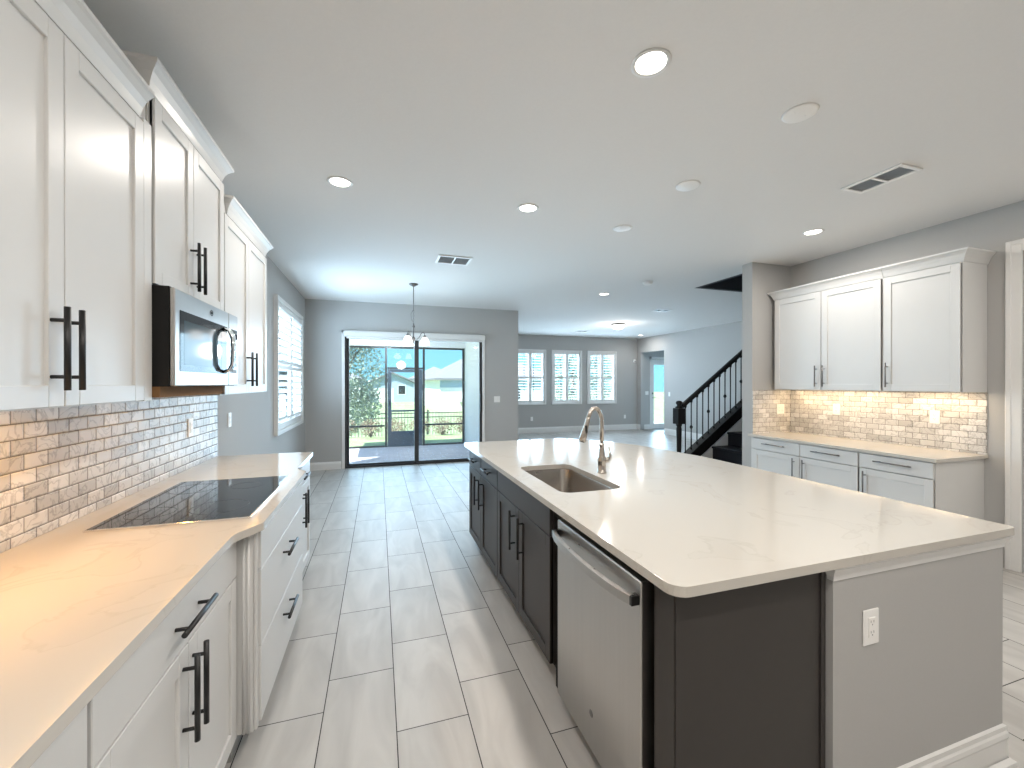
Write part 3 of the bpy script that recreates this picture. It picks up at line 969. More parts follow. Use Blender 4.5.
# ---- island
IX = 0.785                                                      # door face
T_I = lambda u, v, w: (IX + .02 - w, u, v)
ITOP = [(0.75, 0.918), (2.305, 0.918), (2.305, 2.50), (2.20, 3.12), (2.05, 3.42), (1.93, 3.60), (1.72, 3.79), (0.745, 3.79)]
sink_hole = round_poly([(0.868, 1.885), (1.222, 1.885), (1.222, 2.575), (0.868, 2.575)], .06, 6)
mb = MB(); mb.prism(round_poly(ITOP, [.05, .02, .6, .5, .3, .2, .2, .03], 5), 0.884, 0.914, holes=[sink_hole])
tag(mb.build('countertop', M['quartz'], None, .004), 'large cream quartz island countertop with undermount sink', 'countertop')

# knee wall block that carries the seating side
mb = MB(); mb.prism([(1.372, .945), (2.28, .945), (2.28, 2.48), (2.17, 3.08), (1.90, 3.55), (1.70, 3.735), (1.372, 3.735)], 0, .884)
kw = tag(mb.build('island_base', M['wall']), 'pale painted end wall block under the right half of the island', 'island base')
mb = MB(); mb.sweep([(2.28, 2.48), (2.28, .945), (1.372, .945), (1.372, .961)], [(0, 0), (0.014, 0), (0.014, .018), (.010, .018), (.010, .098), (.014, .110), (.012, .125), (.008, .132), (.008, .15), (.0, .155)], 0.0, 1)
mb.sweep([(2.28, 2.48), (2.28, .945), (1.372, .945)], [(0.014, 0), (0.03, 0), (0.028, .022), (0.014, .032)], 0.0, 1)
mb.build('baseboard', M['trim'], kw)
mb = MB(); mb.sweep([(2.28, 2.48), (2.28, .945), (1.372, .945), (1.372, .961)], [(0, 0), (0.004, 0), (0.006, .015), (0.016, .035), (0.021, .041), (0.021, .05), (0, .05)], .834, 1)
mb.build('cove_moulding', M['trim'], kw)
T_K = lambda u, v, w: (u, .945 - w, v)
plate('wall_outlet', 'white outlet on the end wall of the island', 'outlet', T_K, 1.54, .66, loc=(1.54, .945, .60))

t = thing('cabinet_end_panel', 'charcoal end panel at the near end of the island', 'cabinet panel', (1.08, .98, 0), )
mb = MB(); mb.box((IX + .012, .968, .0), (1.3645, .99, .882)); mb.build('panel', M['dark'], t)
mb = MB(); mb.box((IX, .968, 0), (IX + .02, 1.055, .882), .001); mb.box((IX + .004, .964, 0), (IX + .018, .968, .882)); mb.build('filler', M['dark'], t)
mb = MB(); mb.box((1.345, .962, 0), (1.364, .968, .86), .001); mb.build('scribe_strip', M['dark'], t)

# dishwasher
t = thing('dishwasher', 'stainless dishwasher with bowed handle in the charcoal island', 'dishwasher', (1.05, 1.44, 0))
mb = MB(); mb.box((IX + .03, 1.058, 0), (1.35, 1.846, .86)); mb.build('tub', M['void'], t)
mb = MB(); mb.box((.757, 1.082, .085), (IX + .03, 1.700, .856), .004); dw = mb.build('door', M['steel'], t)
hp = []
for k in range(13):
    s = k / 12
    hp.append((.757 - .020 - .030 * math.sin(PI * s) ** .6, 1.096 + .592 * s, .800))
mb = MB()
prof = [(-.010, -.016), (.006, -.018), (.010, 0), (.006, .016), (-.010, .014)]
rings = []
for p in hp: rings.append([mb.bm.verts.new((p[0] + a, p[1], p[2] + b)) for a, b in prof])
for a, b in zip(rings, rings[1:]):
    for j in range(5): mb.bm.faces.new([a[j], a[(j + 1) % 5], b[(j + 1) % 5], b[j]])
mb.bm.faces.new(rings[0]); mb.bm.faces.new(rings[-1])
hb = mb.build('handle', M['steel'], dw, .002)
for y in (1.098, 1.686):
    mb = MB(); mb.box((.727, y - .012, .784), (.757, y + .012, .814), .002); mb.build('handle_mount', M['black'], hb)
mb = MB(lambda u, v, w: (.757 - w, u, v))
mb.tube([(1.39 + .012 * math.cos(a * PI / 8), .225 + .012 * math.sin(a * PI / 8), .001) for a in range(17)], .0012, 6)
mb.tube([(1.384, .221, .001), (1.387, .230, .001), (1.390, .222, .001), (1.393, .230, .001), (1.396, .221, .001)], .001, 6)
mb.lathe([(0, 0), (.0105, 0), (.0105, .0006), (0, .0006)], (0, 0, 0), 20, T=lambda x, y, z: (.757 - z, 1.39 + x, .225 + y))
mb.build('badge', M['plastic_dark'], dw)
mb = MB(); mb.lathe([(0, 0), (.004, 0), (.004, .0008), (0, .0008)], (0, 0, 0), 10, T=lambda x, y, z: (.757 - z, 1.49 + x, .82 + y)); mb.build('status_light', M['black'], dw)
mb = MB(); mb.box((IX + .05, 1.08, .01), (IX + .06, 1.70, .082)); mb.build('kick_plate', M['black'], t)

# sink base: open carcass so the bowl hangs inside
t = thing('sink_base_cabinet', 'charcoal island cabinet with two doors under the sink', 'cabinet', (IX, 2.31, 0), 'island cabinets')
mb = MB()
b0 = IX + .02
mb.box((b0, 1.850, .10), (1.35, 1.866, .882)); mb.box((b0, 2.772, .10), (1.35, 2.786, .882)); mb.box((b0, 1.866, .10), (1.35, 2.772, .118)); mb.box((1.335, 1.866, .118), (1.35, 2.772, .882))
mb.box((b0, 1.866, .10), (b0 + .018, 2.772, .882))
mb.build('body', M['dark'], t)
mb = MB(); mb.box((IX + .08, 1.850, 0), (IX + .095, 2.786, .10)); mb.build('toe_kick', M['dark'], t)
d = slab(t, T_I, 1.854, 2.782, .722, .868, M['dark'], 'false_drawer_front')
for a, b, h in ((1.854, 2.316, 2.245), (2.320, 2.782, 2.395)):
    d = shaker(t, T_I, a, b, .105, .716, M['dark']); pull(d, T_I, h, .575, .235, True, M['black'])
for (a, b, lab, hs) in ((2.788, 3.272, 'charcoal island cabinet with one drawer and door, next to the sink cabinet', 2.86), (3.274, 3.728, 'charcoal island cabinet with one drawer and door, at the far end', 3.345)):
    t = thing('drawer_base_cabinet', lab, 'cabinet', (IX, (a + b) / 2, 0), 'island cabinets')
    mb = MB(T_I); mb.box((a, .10, -.545), (b, .882, 0)); mb.build('body', M['dark'], t)
    mb = MB(); mb.box((IX + .08, a, 0), (IX + .095, b, .10)); mb.build('toe_kick', M['dark'], t)
    d = slab(t, T_I, a + .004, b - .004, .722, .868, M['dark']); pull(d, T_I, (a + b) / 2, .80, .2, False, M['black'])
    d = shaker(t, T_I, a + .004, b - .004, .105, .716, M['dark']); pull(d, T_I, (b - .06) if a < 3 else (a + .09), .575, .235, True, M['black'])

# sink
t = thing('sink', 'stainless undermount sink bowl in the island top', 'sink', (1.045, 2.23, .68))
def ring(off, z, r): return [(x, y, z) for x, y in round_poly([(0.868 - off, 1.885 - off), (1.222 + off, 1.885 - off), (1.222 + off, 2.575 + off), (0.868 - off, 2.575 + off)], r, 6)]
mb = MB()
loops = [ring(.022, .883, .08), ring(.004, .883, .064), ring(.002, .878, .062), ring(-.004, .70, .056), ring(-.02, .672, .045), ring(-.05, .664, .03)]
vl = [[mb.bm.verts.new(p) for p in l] for l in loops]
for a, b in zip(vl, vl[1:]):
    n = len(a)
    for k in range(n):
        f = mb.bm.faces.new([a[k], a[(k + 1) % n], b[(k + 1) % n], b[k]]); f.smooth = True
mb.bm.faces.new(vl[-1])
o = mb.build('bowl', M['sinksteel'], t)
md = o.modifiers.new('thickness', 'SOLIDIFY'); md.thickness = .0015; md.offset = 0
mb = MB(); mb.lathe([(0, .0), (.045, 0), (.045, .004), (.036, .004), (.03, -.002), (0, -.002)], (1.12, 2.23, .6655), 24); dn = mb.build('drain', M['chrome'], t)
mb = MB(); mb.lathe([(0, .001), (.022, .001), (.022, .004), (.006, .006), (.006, .014), (0, .014)], (1.12, 2.23, .6655), 16); mb.build('strainer', M['chrome'], dn)

# faucet
fx, fy, fz = 1.296, 2.25, .914
t = thing('faucet', 'brushed nickel gooseneck pull-down faucet on the island', 'faucet', (fx, fy, fz))
mb = MB(); mb.lathe([(0, 0), (.029, 0), (.029, .006), (.025, .010), (.0245, .055), (.027, .07), (.027, .088), (.022, .10), (.016, .145), (.0145, .163), (.018, .168), (.019, .176), (.015, .184), (0, .184)], (fx, fy, fz), 24); mb.build('base', M['faucet'], t)
pts = [(fx, fy, fz + .18), (fx, fy, fz + .285)]
rad = .047
for k in range(1, 13):
    a = PI * k / 14
    pts.append((fx - rad + rad * math.cos(a), fy, fz + .305 + .09 * math.sin(a)))
mb = MB(); mb.tube(pts, .0125, 16); mb.build('spout', M['faucet'], t)
e = Vector(pts[-1]); dirv = (e - Vector(pts[-2])).normalized()
def along(s): return tuple(e + dirv * s + Vector((-.006, 0, -.03)) * (s / .12))
mb = MB(); mb.tube([along(0), along(.012), along(.04), along(.085), along(.12), along(.123)], [.0125, .0145, .0145, .020, .0225, .019], 18); sh = mb.build('spray_head', M['faucet'], t)
mb = MB(); mb.tube([along(.1232), along(.126)], [.017, .016], 16); mb.build('nozzle', M['black'], sh)
c = along(.06); mb = MB(); mb.box((c[0] - .010, c[1] - .020, c[2] - .028), (c[0] + .004, c[1] - .0135, c[2] + .022), .003); mb.build('button', M['black'], sh)
mb = MB(); mb.tube([(fx + .012, fy - .006, fz + .078), (fx + .040, fy - .02, fz + .080)], .016, 14); mb.tube([(fx + .040, fy - .02, fz + .08), (fx + .046, fy - .022, fz + .10), (fx + .036, fy - .02, fz + .165)], [.012, .008, .006], 12); mb.build('lever', M['faucet'], t)

# ---- right wall cabinets
RBF = 4.08
T_R = lambda w0: (lambda u, v, w: (w0 - w, u, v))
TR = T_R(RBF + .02)
dR = XR - RBF - .02 - .002
ZR = .848
def rbase(t, u0, u1, cols):
    mb = MB(TR); mb.box((u0, .10, -dR), (u1, ZR, 0)); mb.build('body', M['cabinet'], t)
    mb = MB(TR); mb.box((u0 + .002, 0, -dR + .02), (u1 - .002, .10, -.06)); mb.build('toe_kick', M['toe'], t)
    for a, b, h in cols:
        d = slab(t, TR, a + G, b - G, .717, ZR - .008, M['cabinet']); pull(d, TR, (a + b) / 2, .79, .27, False, M['nickel'], r=.0058)
        d = shaker(t, TR, a + G, b - G, .112, .711, M['cabinet']); pull(d, TR, h, .575, .23, True, M['nickel'], r=.0058)
t = thing('base_cabinet', 'white base cabinet with two drawers at the partition end of the right counter', 'cabinet', (RBF, 3.15, 0), 'right base cabinets')
rbase(t, 2.596, 3.735, ((3.142, 3.70, 3.195), (2.60, 3.138, 3.09)))
t = thing('base_cabinet', 'white base cabinet with one drawer at the exposed end of the right counter', 'cabinet', (RBF, 2.31, 0), 'right base cabinets')
rbase(t, 2.062, 2.592, ((2.066, 2.588, 2.54),))
mb = MB(); mb.prism(round_poly([(4.06, 2.035), (XR - .002, 2.035), (XR - .002, 3.748), (4.06, 3.748)], [.008, 0, 0, 0]), ZR + .002, .878)
tag(mb.build('countertop', M['quartz'], None, .003), 'pale quartz countertop on the white cabinets at right', 'countertop')
mb = MB(); mb.prism([(XR - .010, 2.045), (XR - .0005, 2.045), (XR - .0005, 3.7495), (4.13, 3.7495), (4.13, 3.74), (XR - .010, 3.74)], .879, 1.383)
tag(mb.build('tile_backsplash', M['tile']), 'marble subway tile behind the right counter, wrapping the corner', 'backsplash')
T_RBS = lambda u, v, w: (XR - .010 - w, u, v)
T_PBS = lambda u, v, w: (u, 3.74 - w, v)
plate('wall_outlet', 'white double plate on the corner tile by the partition', 'outlet', T_PBS, 4.55, 1.155, 'outlet', 2, loc=(4.55, 3.74, 1.1))
plate('wall_outlet', 'white outlet on the right backsplash below the middle wall door', 'outlet', T_RBS, 3.21, 1.18, loc=(XR, 3.21, 1.12))
plate('wall_outlet', 'white outlet on the right backsplash near its open end', 'outlet', T_RBS, 2.376, 1.16, loc=(XR, 2.376, 1.1))

RUF = 4.38
TRU = T_R(RUF + .02)
dRU = XR - RUF - .02 - .002
def rupper(t, u0, u1, cols):
    upper(t, TRU, u0, u1, 1.388, 2.50, dRU, M['cabinet'])
    for a, b, h in cols:
        d = shaker(t, TRU, a + G, b - G, 1.392, 2.415, M['cabinet'], stile=.06); pull(d, TRU, h, 1.535, .22, True, M['nickel'], r=.0058)
t = thing('wall_cabinet', 'white two-door wall cabinet beside the partition at right', 'cabinet', (RUF, 3.14, 1.388), 'right wall cabinets')
rupper(t, 2.592, 3.69, ((3.145, 3.675, 3.185), (2.60, 3.141, 3.105)))
mb = MB(); mb.sweep([(RUF + .02, 2.592), (RUF + .02, 3.69), (XR - .003, 3.69)], CROWN, 2.425, 1); mb.build('crown_moulding', M['cabinet'], t)
t = thing('wall_cabinet', 'white one-door wall cabinet at the right end of the wall run', 'cabinet', (RUF, 2.31, 1.388), 'right wall cabinets')
rupper(t, 2.046, 2.588, ((2.052, 2.582, 2.545),))
mb = MB(); mb.sweep([(XR - .003, 2.046), (RUF + .02, 2.046), (RUF + .02, 2.588)], CROWN, 2.425, 1); mb.build('crown_moulding', M['cabinet'], t)
mb = MB()
strip_light('under_cabinet_light', 'warm strip light under the two-door wall cabinet at right', 4.56, 4.586, 2.68, 3.64, 1.4135, UNDER_POWER * 1.9, (1.0, .72, .42))
strip_light('under_cabinet_light', 'warm strip light under the one-door wall cabinet at right', 4.56, 4.586, 2.10, 2.56, 1.4135, UNDER_POWER * 1.1, (1.0, .72, .42))

# ------------------------------------------------------------------ ceiling fixtures
def can_light(label, x, y, power, col=(1.0, 0.90, 0.76), r=0.083):
    t = thing('recessed_light', label, 'ceiling light', (x, y, CEIL), 'recessed ceiling lights')
    mb = MB(); mb.lathe([(r - .018, 0), (r - .012, -.006), (r, -.004), (r + .003, 0)], (x, y, CEIL - .0005), 32); mb.build('trim_ring', M['trim'], t)
    mb = MB(); mb.lathe([(0, -.003), (r - .018, -.003), (r - .018, 0), (0, 0)], (x, y, CEIL - .0005), 32); mb.build('lens', M['lens'], t)
    ld = bpy.data.lights.new('can_lamp', 'AREA'); ld.shape = 'DISK'; ld.size = r * 1.5; ld.energy = power; ld.color = col
    lo = bpy.data.objects.new('can_lamp', ld); C.objects.link(lo); lo.parent = t; lo.location = (0, 0, -.008)
    return t
WARM = (1.0, 0.93, 0.855)
for lab, x, y, pw in (
        ('lit recessed light nearest the camera over the island', 1.139, 1.556, CAN_POWER),
        ('lit recessed light at left, past the tall wall cabinet', -0.256, 3.137, CAN_POWER * .7),
        ('lit recessed light above the island sink end', 1.142, 3.142, CAN_POWER),
        ('lit recessed light by the white cabinets at right', 3.845, 2.832, CAN_POWER * .75),
        ('small lit recessed light between smoke detector and dome', 3.38, 5.80, CAN_POWER * .6),
        ('smallest lit recessed light in the far living room corner', 7.30, 10.45, CAN_POWER * .5),
        ('recessed light over the aisle beside the photographer', -0.256, -0.10, CAN_POWER),
        ('recessed light over the aisle behind the island', 1.142, -0.10, CAN_POWER),
        ('recessed light behind the photographer near the rear wall', 0.45, -1.70, CAN_POWER),
        ('recessed light over the right side behind the photographer', 3.60, -0.60, CAN_POWER),
        ('recessed light over the passage right of the island', 3.85, 0.90, CAN_POWER * .6)):
    can_light(lab, x, y, pw, WARM)

t = thing('flush_dome_light', 'lit round dome light on the living room ceiling', 'ceiling light', (5.41, 8.63, CEIL))
mb = MB(); mb.lathe([(0, 0), (.17, 0), (.17, -.03), (.155, -.035), (0, -.035)], (5.41, 8.63, CEIL - .0005), 32); mb.build('pan', M['nickel'], t)
mb = MB(); mb.lathe([(.152, -.035), (.15, -.06), (.12, -.10), (.06, -.125), (0, -.13)], (5.41, 8.63, CEIL - .0005), 32); mb.build('dome', M['domelens'], t)
ld = bpy.data.lights.new('dome_lamp', 'POINT'); ld.energy = CAN_POWER * 1.0; ld.color = (1, .95, .88); ld.shadow_soft_size = .15
lo = bpy.data.objects.new('dome_lamp', ld); C.objects.link(lo); lo.parent = t; lo.location = (0, 0, -.30)

def blank(label, x, y, r=.082):
    t = thing('ceiling_blank_cover', label, 'cover plate', (x, y, CEIL), 'round blank covers over the island')
    mb = MB(); mb.lathe([(0, -.007), (r - .014, -.007), (r - .004, -.005), (r, 0), (0, 0)], (x, y, CEIL - .0005), 32); mb.build('cover', M['plastic'], t)
    mb = MB()
    for s in (-1, 1): mb.lathe([(0, -.0085), (.004, -.0085), (.004, -.007), (0, -.007)], (x + s * .035, y, CEIL - .0005), 8)
    mb.build('screws', M['plastic'], t)
blank('round white blank cover nearest the camera', 2.088, 1.607)
blank('round white blank cover, middle of the row over the island', 2.095, 2.438)
blank('round white blank cover farthest from the camera', 2.103, 3.285)

def vent(label, x, y, lx, ly):
    t = thing('ceiling_vent', label, 'vent', (x, y, CEIL))
    hx, hy, f = lx / 2, ly / 2, .027
    z0, z1 = CEIL - .012, CEIL - .0005
    mb = MB()
    mb.box((x - hx, y - hy, z0), (x + hx, y - hy + f, z1), .003); mb.box((x - hx, y + hy - f, z0), (x + hx, y + hy, z1), .003)
    mb.box((x - hx, y - hy + f, z0), (x - hx + f, y + hy - f, z1), .003); mb.box((x + hx - f, y - hy + f, z0), (x + hx, y + hy - f, z1), .003)
    if lx > ly: mb.box((x - .008, y - hy + f, z0), (x + .008, y + hy - f, z1))
    else: mb.box((x - hx + f, y - .008, z0), (x + hx - f, y + .008, z1))
    mb.build('frame', M['plastic'], t)
    mb = MB(); mb.box((x - hx + f, y - hy + f, z1 - .002), (x + hx - f, y + hy - f, z1)); mb.build('throat', M['ventgrey'], t)
    mb = MB()
    n = 9
    for k in range(n):
        s = (k + .5) / n
        if lx > ly:
            yy = y - hy + f + (ly - 2 * f) * s
            mb.quad([(x - hx + f, yy - .006, z0 + .001), (x + hx - f, yy - .006, z0 + .001), (x + hx - f, yy + .004, z1 - .003), (x - hx + f, yy + .004, z1 - .003)])
        else:
            xx = x - hx + f + (lx - 2 * f) * s
            mb.quad([(xx - .006, y - hy + f, z0 + .001), (xx - .006, y + hy - f, z0 + .001), (xx + .004, y + hy - f, z1 - .003), (xx + .004, y - hy + f, z1 - .003)])
    mb.build('blades', plain('vent_blade', (0.62, .63, .64), .5), t)
vent('white ceiling vent with dark slots, near the white cabinets at right', 3.28, 1.955, .21, .37)
vent('white ceiling vent over the aisle before the chandelier', .815, 4.72, .38, .30)
vent('small ceiling vent between smoke detector and living room dome', 5.18, 6.73, .32, .22)
vent('small ceiling vent above the far wall shutters', 5.21, 10.08, .32, .22)

t = thing('smoke_detector', 'round white smoke detector on the ceiling toward the stairs', 'smoke detector', (3.56, 4.93, CEIL))
mb = MB(); mb.lathe([(0, 0), (.07, 0), (.07, -.012), (0, -.012)], (3.56, 4.93, CEIL - .0005), 28); mb.build('base', M['plastic'], t)
mb = MB(); mb.lathe([(0, -.04), (.045, -.038), (.06, -.028), (.062, -.018), (.055, -.012), (0, -.012)], (3.56, 4.93, CEIL - .0005), 28); mb.build('cap', M['plastic'], t)

# chandelier
cx, cy = .471, 6.04
t = thing('chandelier', 'nickel chandelier with three frosted bell shades before the slider', 'chandelier', (cx, cy, 1.98))
mb = MB(); mb.lathe([(0, 0), (.065, 0), (.062, -.012), (.03, -.028), (.012, -.04), (0, -.04)], (cx, cy, CEIL - .0005), 24); mb.build('canopy', M['nickel'], t)
mb = MB(); mb.tube([(cx, cy, CEIL - .04), (cx, cy, 2.48)], .006, 10)
mb.tube([(cx - .004, cy, 2.5), (cx - .035, cy, 2.44), (cx - .03, cy, 2.36), (cx - .008, cy, 2.33)], .003, 6)
for k in range(7):                                              # chain links
    z = 2.47 - k * .028; q = PI / 2 * (k % 2)
    mb.tube([(cx + .009 * math.cos(a * PI / 4) * math.cos(q), cy + .009 * math.cos(a * PI / 4) * math.sin(q), z + .017 * math.sin(a * PI / 4)) for a in range(9)], .0022, 6)
mb.build('chain', M['nickel'], t)
mb = MB(); mb.lathe([(0, .14), (.008, .14), (.01, .12), (.018, .105), (.02, .095), (.009, .08), (.008, -.04), (.02, -.06), (.026, -.08), (.018, -.105), (.008, -.12), (.008, -.14), (0, -.145)], (cx, cy, 2.165), 20); mb.build('stem', M['nickel'], t)
for ang in (R(-2), R(122), R(236)):
    ca, sa = math.cos(ang), math.sin(ang)
    P = lambda r, z: (cx + ca * r, cy + sa * r, z)
    mb = MB(); mb.tube([P(.015, 2.09), P(.05, 2.085), P(.085, 2.12), P(.105, 2.17), P(.13, 2.185), P(.152, 2.17), P(.157, 2.135)], .005, 8)
    mb.lathe([(0, .03), (.012, .03), (.02, .012), (.024, 0), (0, 0)], P(.157, 2.115), 16)
    arm = mb.build('arm', M['nickel'], t)
    mb = MB(); mb.lathe([(.022, .0), (.036, -.012), (.052, -.04), (.062, -.075), (.068, -.112), (.065, -.112), (.058, -.075), (.048, -.042), (.033, -.016), (.02, -.005)], P(.157, 2.115), 24); mb.build('lamp_shade', M['shade'], arm)
ld = bpy.data.lights.new('chandelier_lamp', 'POINT'); ld.energy = 4.0; ld.color = (1, .9, .75); ld.shadow_soft_size = .1
lo = bpy.data.objects.new('chandelier_lamp', ld); C.objects.link(lo); lo.parent = t; lo.location = (0, 0, -.12)

# ------------------------------------------------------------------ staircase
t = thing('staircase', 'dark stair flight with black newel and iron balusters behind the partition', 'staircase', (4.4, 4.4, 0))
SX, ST = 4.42, .285
tops = [.13 + .20 * k for k in range(11)]
for k, z in enumerate(tops):
    x = 4.135 + ST * k
    if x > 6.9: break
    mb = MB(); mb.box((x, 3.892, z - .20 if k else 0), (x + .02, 4.955, z - .03)); mb.build('riser', M['tread'], t)
    mb = MB(); mb.box((x - .025, 3.892, z - .03), (x + ST + .02, 4.955, z), .006); mb.build('tread', M['tread'], t)
mb = MB(); mb.prism([(4.14, 0), (7.2, 0), (7.2, 2.28), (4.14, .12)], 4.96, 5.06, axis='y'); mb.build('knee_wall', M['trim'], t)
SL = .712
zt = lambda x: .43 + (x - 4.282) * SL
mb = MB(); mb.prism([(4.18, zt(4.18) - .17), (7.2, zt(7.2) - .17), (7.2, zt(7.2)), (4.18, zt(4.18))], 4.94, 5.08, axis='y'); mb.build('stringer', M['stair'], t)
r = t
mb = MB()
nx, ny = 4.150, 5.01
mb.box((nx - .045, ny - .045, 0), (nx + .045, ny + .045, .30), .005)
mb.lathe([(.04, .30), (.044, .32), (.034, .34), (.030, .40), (.034, .62), (.039, .80), (.032, .83), (.042, .85), (.042, .87)], (nx, ny, 0), 20)
mb.box((nx - .062, ny - .062, .87), (nx + .062, ny + .062, 1.10), .006)
mb.lathe([(.05, 1.10), (.058, 1.115), (.03, 1.13), (.03, 1.145), (.044, 1.165), (.046, 1.185), (.03, 1.205), (0, 1.21)], (nx, ny, 0), 20)
mb.build('newel_post', M['stair'], r)
zr = lambda x: 1.20 + (x - 4.30) * .725
mb = MB()
pr_ = [(-.032, -.03), (.032, -.03), (.036, .0), (.028, .028), (0, .036), (-.028, .028), (-.036, 0)]
ra = [mb.bm.verts.new((nx + .05, ny + a, zr(nx + .05) + b)) for a, b in pr_]; rb = [mb.bm.verts.new((6.9, ny + a, zr(6.9) + b)) for a, b in pr_]
for k in range(7): mb.bm.faces.new([ra[k], ra[(k + 1) % 7], rb[(k + 1) % 7], rb[k]])
mb.bm.faces.new(ra); mb.bm.faces.new(rb)
mb.build('handrail', M['stair'], r)
for k in range(22):
    x = 4.262 + .1035 * k
    mb = MB()
    mb.tube([(x, ny, zt(x) - .01), (x, ny, zr(x) - .02)], .0085, 8)
    mb.lathe([(.0085, 0), (.016, .012), (.016, .026), (.0085, .038)], (x, ny, zt(x)), 10)
    mb.lathe([(.0085, 0), (.017, .01), (.021, .035), (.0085, .05)], (x, ny, zr(x) - .075), 10)
    if k % 3 == 1:
        mb.lathe([(.0085, -.03), (.02, -.012), (.024, 0), (.02, .012), (.0085, .03)], (x, ny, (zt(x) + zr(x)) / 2 - .05 * 1), 12)
    mb.build('baluster', M['stair'], r)

# ------------------------------------------------------------------ lanai
mb = MB(); mb.box((-3.2, YB + .12, -.25), (2.6, 10.25, -.03))
struct('lanai_floor', mb, M['pavers'], 'grey brick paver floor of the screened lanai', 'patio floor')
mb = MB(); mb.box((-1.75, YB + .12, 2.46), (2.6, 10.55, 2.62)); mb.box((-1.4, 10.08, 2.32), (2.03, 10.24, 2.46))
struct('lanai_ceiling', mb, M['stucco'], 'pale soffit and beam of the lanai roof', 'patio roof')
mb = MB(); mb.box((2.03, YB + .12, -.03), (2.46, 10.24, 2.46))
struct('wall_lanai', mb, M['stucco'], 'white stucco side wall of the lanai', 'wall')
t = thing('porch_light', 'lit round light on the lanai soffit', 'ceiling light', (.15, 9.0, 2.46))
mb = MB(); mb.lathe([(0, 0), (.10, 0), (.10, -.015), (0, -.015)], (.15, 9.0, 2.4595), 28); mb.build('base', M['bronze'], t)
mb = MB(); mb.lathe([(.09, -.015), (.085, -.04), (.05, -.06), (0, -.065)], (.15, 9.0, 2.4595), 28); mb.build('globe', M['domelens'], t)
ld = bpy.data.lights.new('porch_lamp', 'POINT'); ld.energy = 45; ld.color = (.80, .88, 1.0); ld.shadow_soft_size = .08
lo = bpy.data.objects.new('porch_lamp', ld); C.objects.link(lo); lo.parent = t; lo.location = (0, 0, -.2)
YS = 10.15
t = thing('screen_enclosure', 'bronze framed insect screen across the lanai opening', 'screen wall', (.65, YS, -.03))
for x in (-1.36, -.66, .165, 1.03, 1.99):
    mb = MB(); mb.box((x - .024, YS - .025, -.03), (x + .024, YS + .025, 2.318)); mb.build('post', M['bronze'], t)
for x0, x1 in ((-1.33, -.69), (-.63, .135), (1.06, 1.96)):
    for z in (2.295, .468, -.008):
        mb = MB(); mb.box((x0, YS - .022, z - .02), (x1, YS + .022, z + .02)); mb.build('rail', M['bronze'], t)
for z in (2.295, 1.815):
    mb = MB(); mb.box((.195, YS - .022, z - .02), (1.0, YS + .022, z + .02)); mb.build('rail', M['bronze'], t)
mb = MB()
for x0, x1, z0, z1 in ((-1.33, -.69, .0, .45), (-1.33, -.69, .49, 2.28), (-.63, .135, .01, .45), (-.63, .135, .49, 2.28), (1.06, 1.96, .01, .45), (1.06, 1.96, .49, 2.28), (.195, 1.0, 1.835, 2.28)):
    mb.quad([(x0, YS, z0), (x1, YS, z0), (x1, YS, z1), (x0, YS, z1)])
mb.build('screen_mesh', M['screen'], t)
t = thing('screen_door', 'slate blue screen door with solid kick panel in the lanai screen', 'screen door', (.6, YS, -.02))
mb = MB()
mb.box((.197, YS - .02, -.025), (.285, YS + .02, 1.79)); mb.box((.91, YS - .02, -.025), (.998, YS + .02, 1.79))
mb.box((.285, YS - .02, 1.72), (.91, YS + .02, 1.79)); mb.box((.285, YS - .02, .79), (.91, YS + .02, .83)); mb.box((.285, YS - .02, -.025), (.91, YS + .02, .06))
mb.build('frame', M['bluegrey'], t)
mb = MB(); mb.box((.285, YS - .008, .06), (.91, YS + .008, .32)); mb.box((.285, YS - .014, .31), (.91, YS + .014, .335)); mb.build('kick_panel', M['bluegrey'], t)
mb = MB(); mb.quad([(.285, YS, .335), (.91, YS, .335), (.91, YS, .79), (.285, YS, .79)]); mb.quad([(.285, YS, .83), (.91, YS, .83), (.91, YS, 1.72), (.285, YS, 1.72)]); mb.build('screen_mesh', M['screen'], t)
mb = MB(); mb.tube([(.24, YS - .02, .95), (.24, YS - .06, .95), (.24, YS - .06, 1.05), (.24, YS - .02, 1.05)], .008, 8); mb.build('handle', M['black'], t)

# ------------------------------------------------------------------ garden
mb = MB()
ys = [10.25, 13.0, 14.5, 18.0, 24.0, 60.0, 160.0]; zs_ = [-.10, -.14, -.30, -.95, -1.15, -1.4, -1.4]
xs = [-90, -20, -3, 3, 20, 90]
gv = [[mb.bm.verts.new((x, y, z)) for x in xs] for y, z in zip(ys, zs_)]
for a, b in zip(gv, gv[1:]):
    for k in range(len(xs) - 1): mb.bm.faces.new([a[k], a[k + 1], b[k + 1], b[k]])
struct('ground', mb, M['lawn'], 'green lawn sloping away beyond the lanai screen', 'lawn')
mb = MB(); mb.box((-60, -20, -.4), (-3.2, 10.25, -.12)); mb.box((-3.2, YB + .13, -.4), (-3.19, 10.25, -.12)); mb.box((10.5, -20, -.4), (60, 10.25, -.12)); mb.box((-3.2, -20, -.4), (XL - .13, YB + .12, -.12))
struct('ground_side', mb, M['lawn'], 'lawn beside the house outside the left wall', 'lawn')

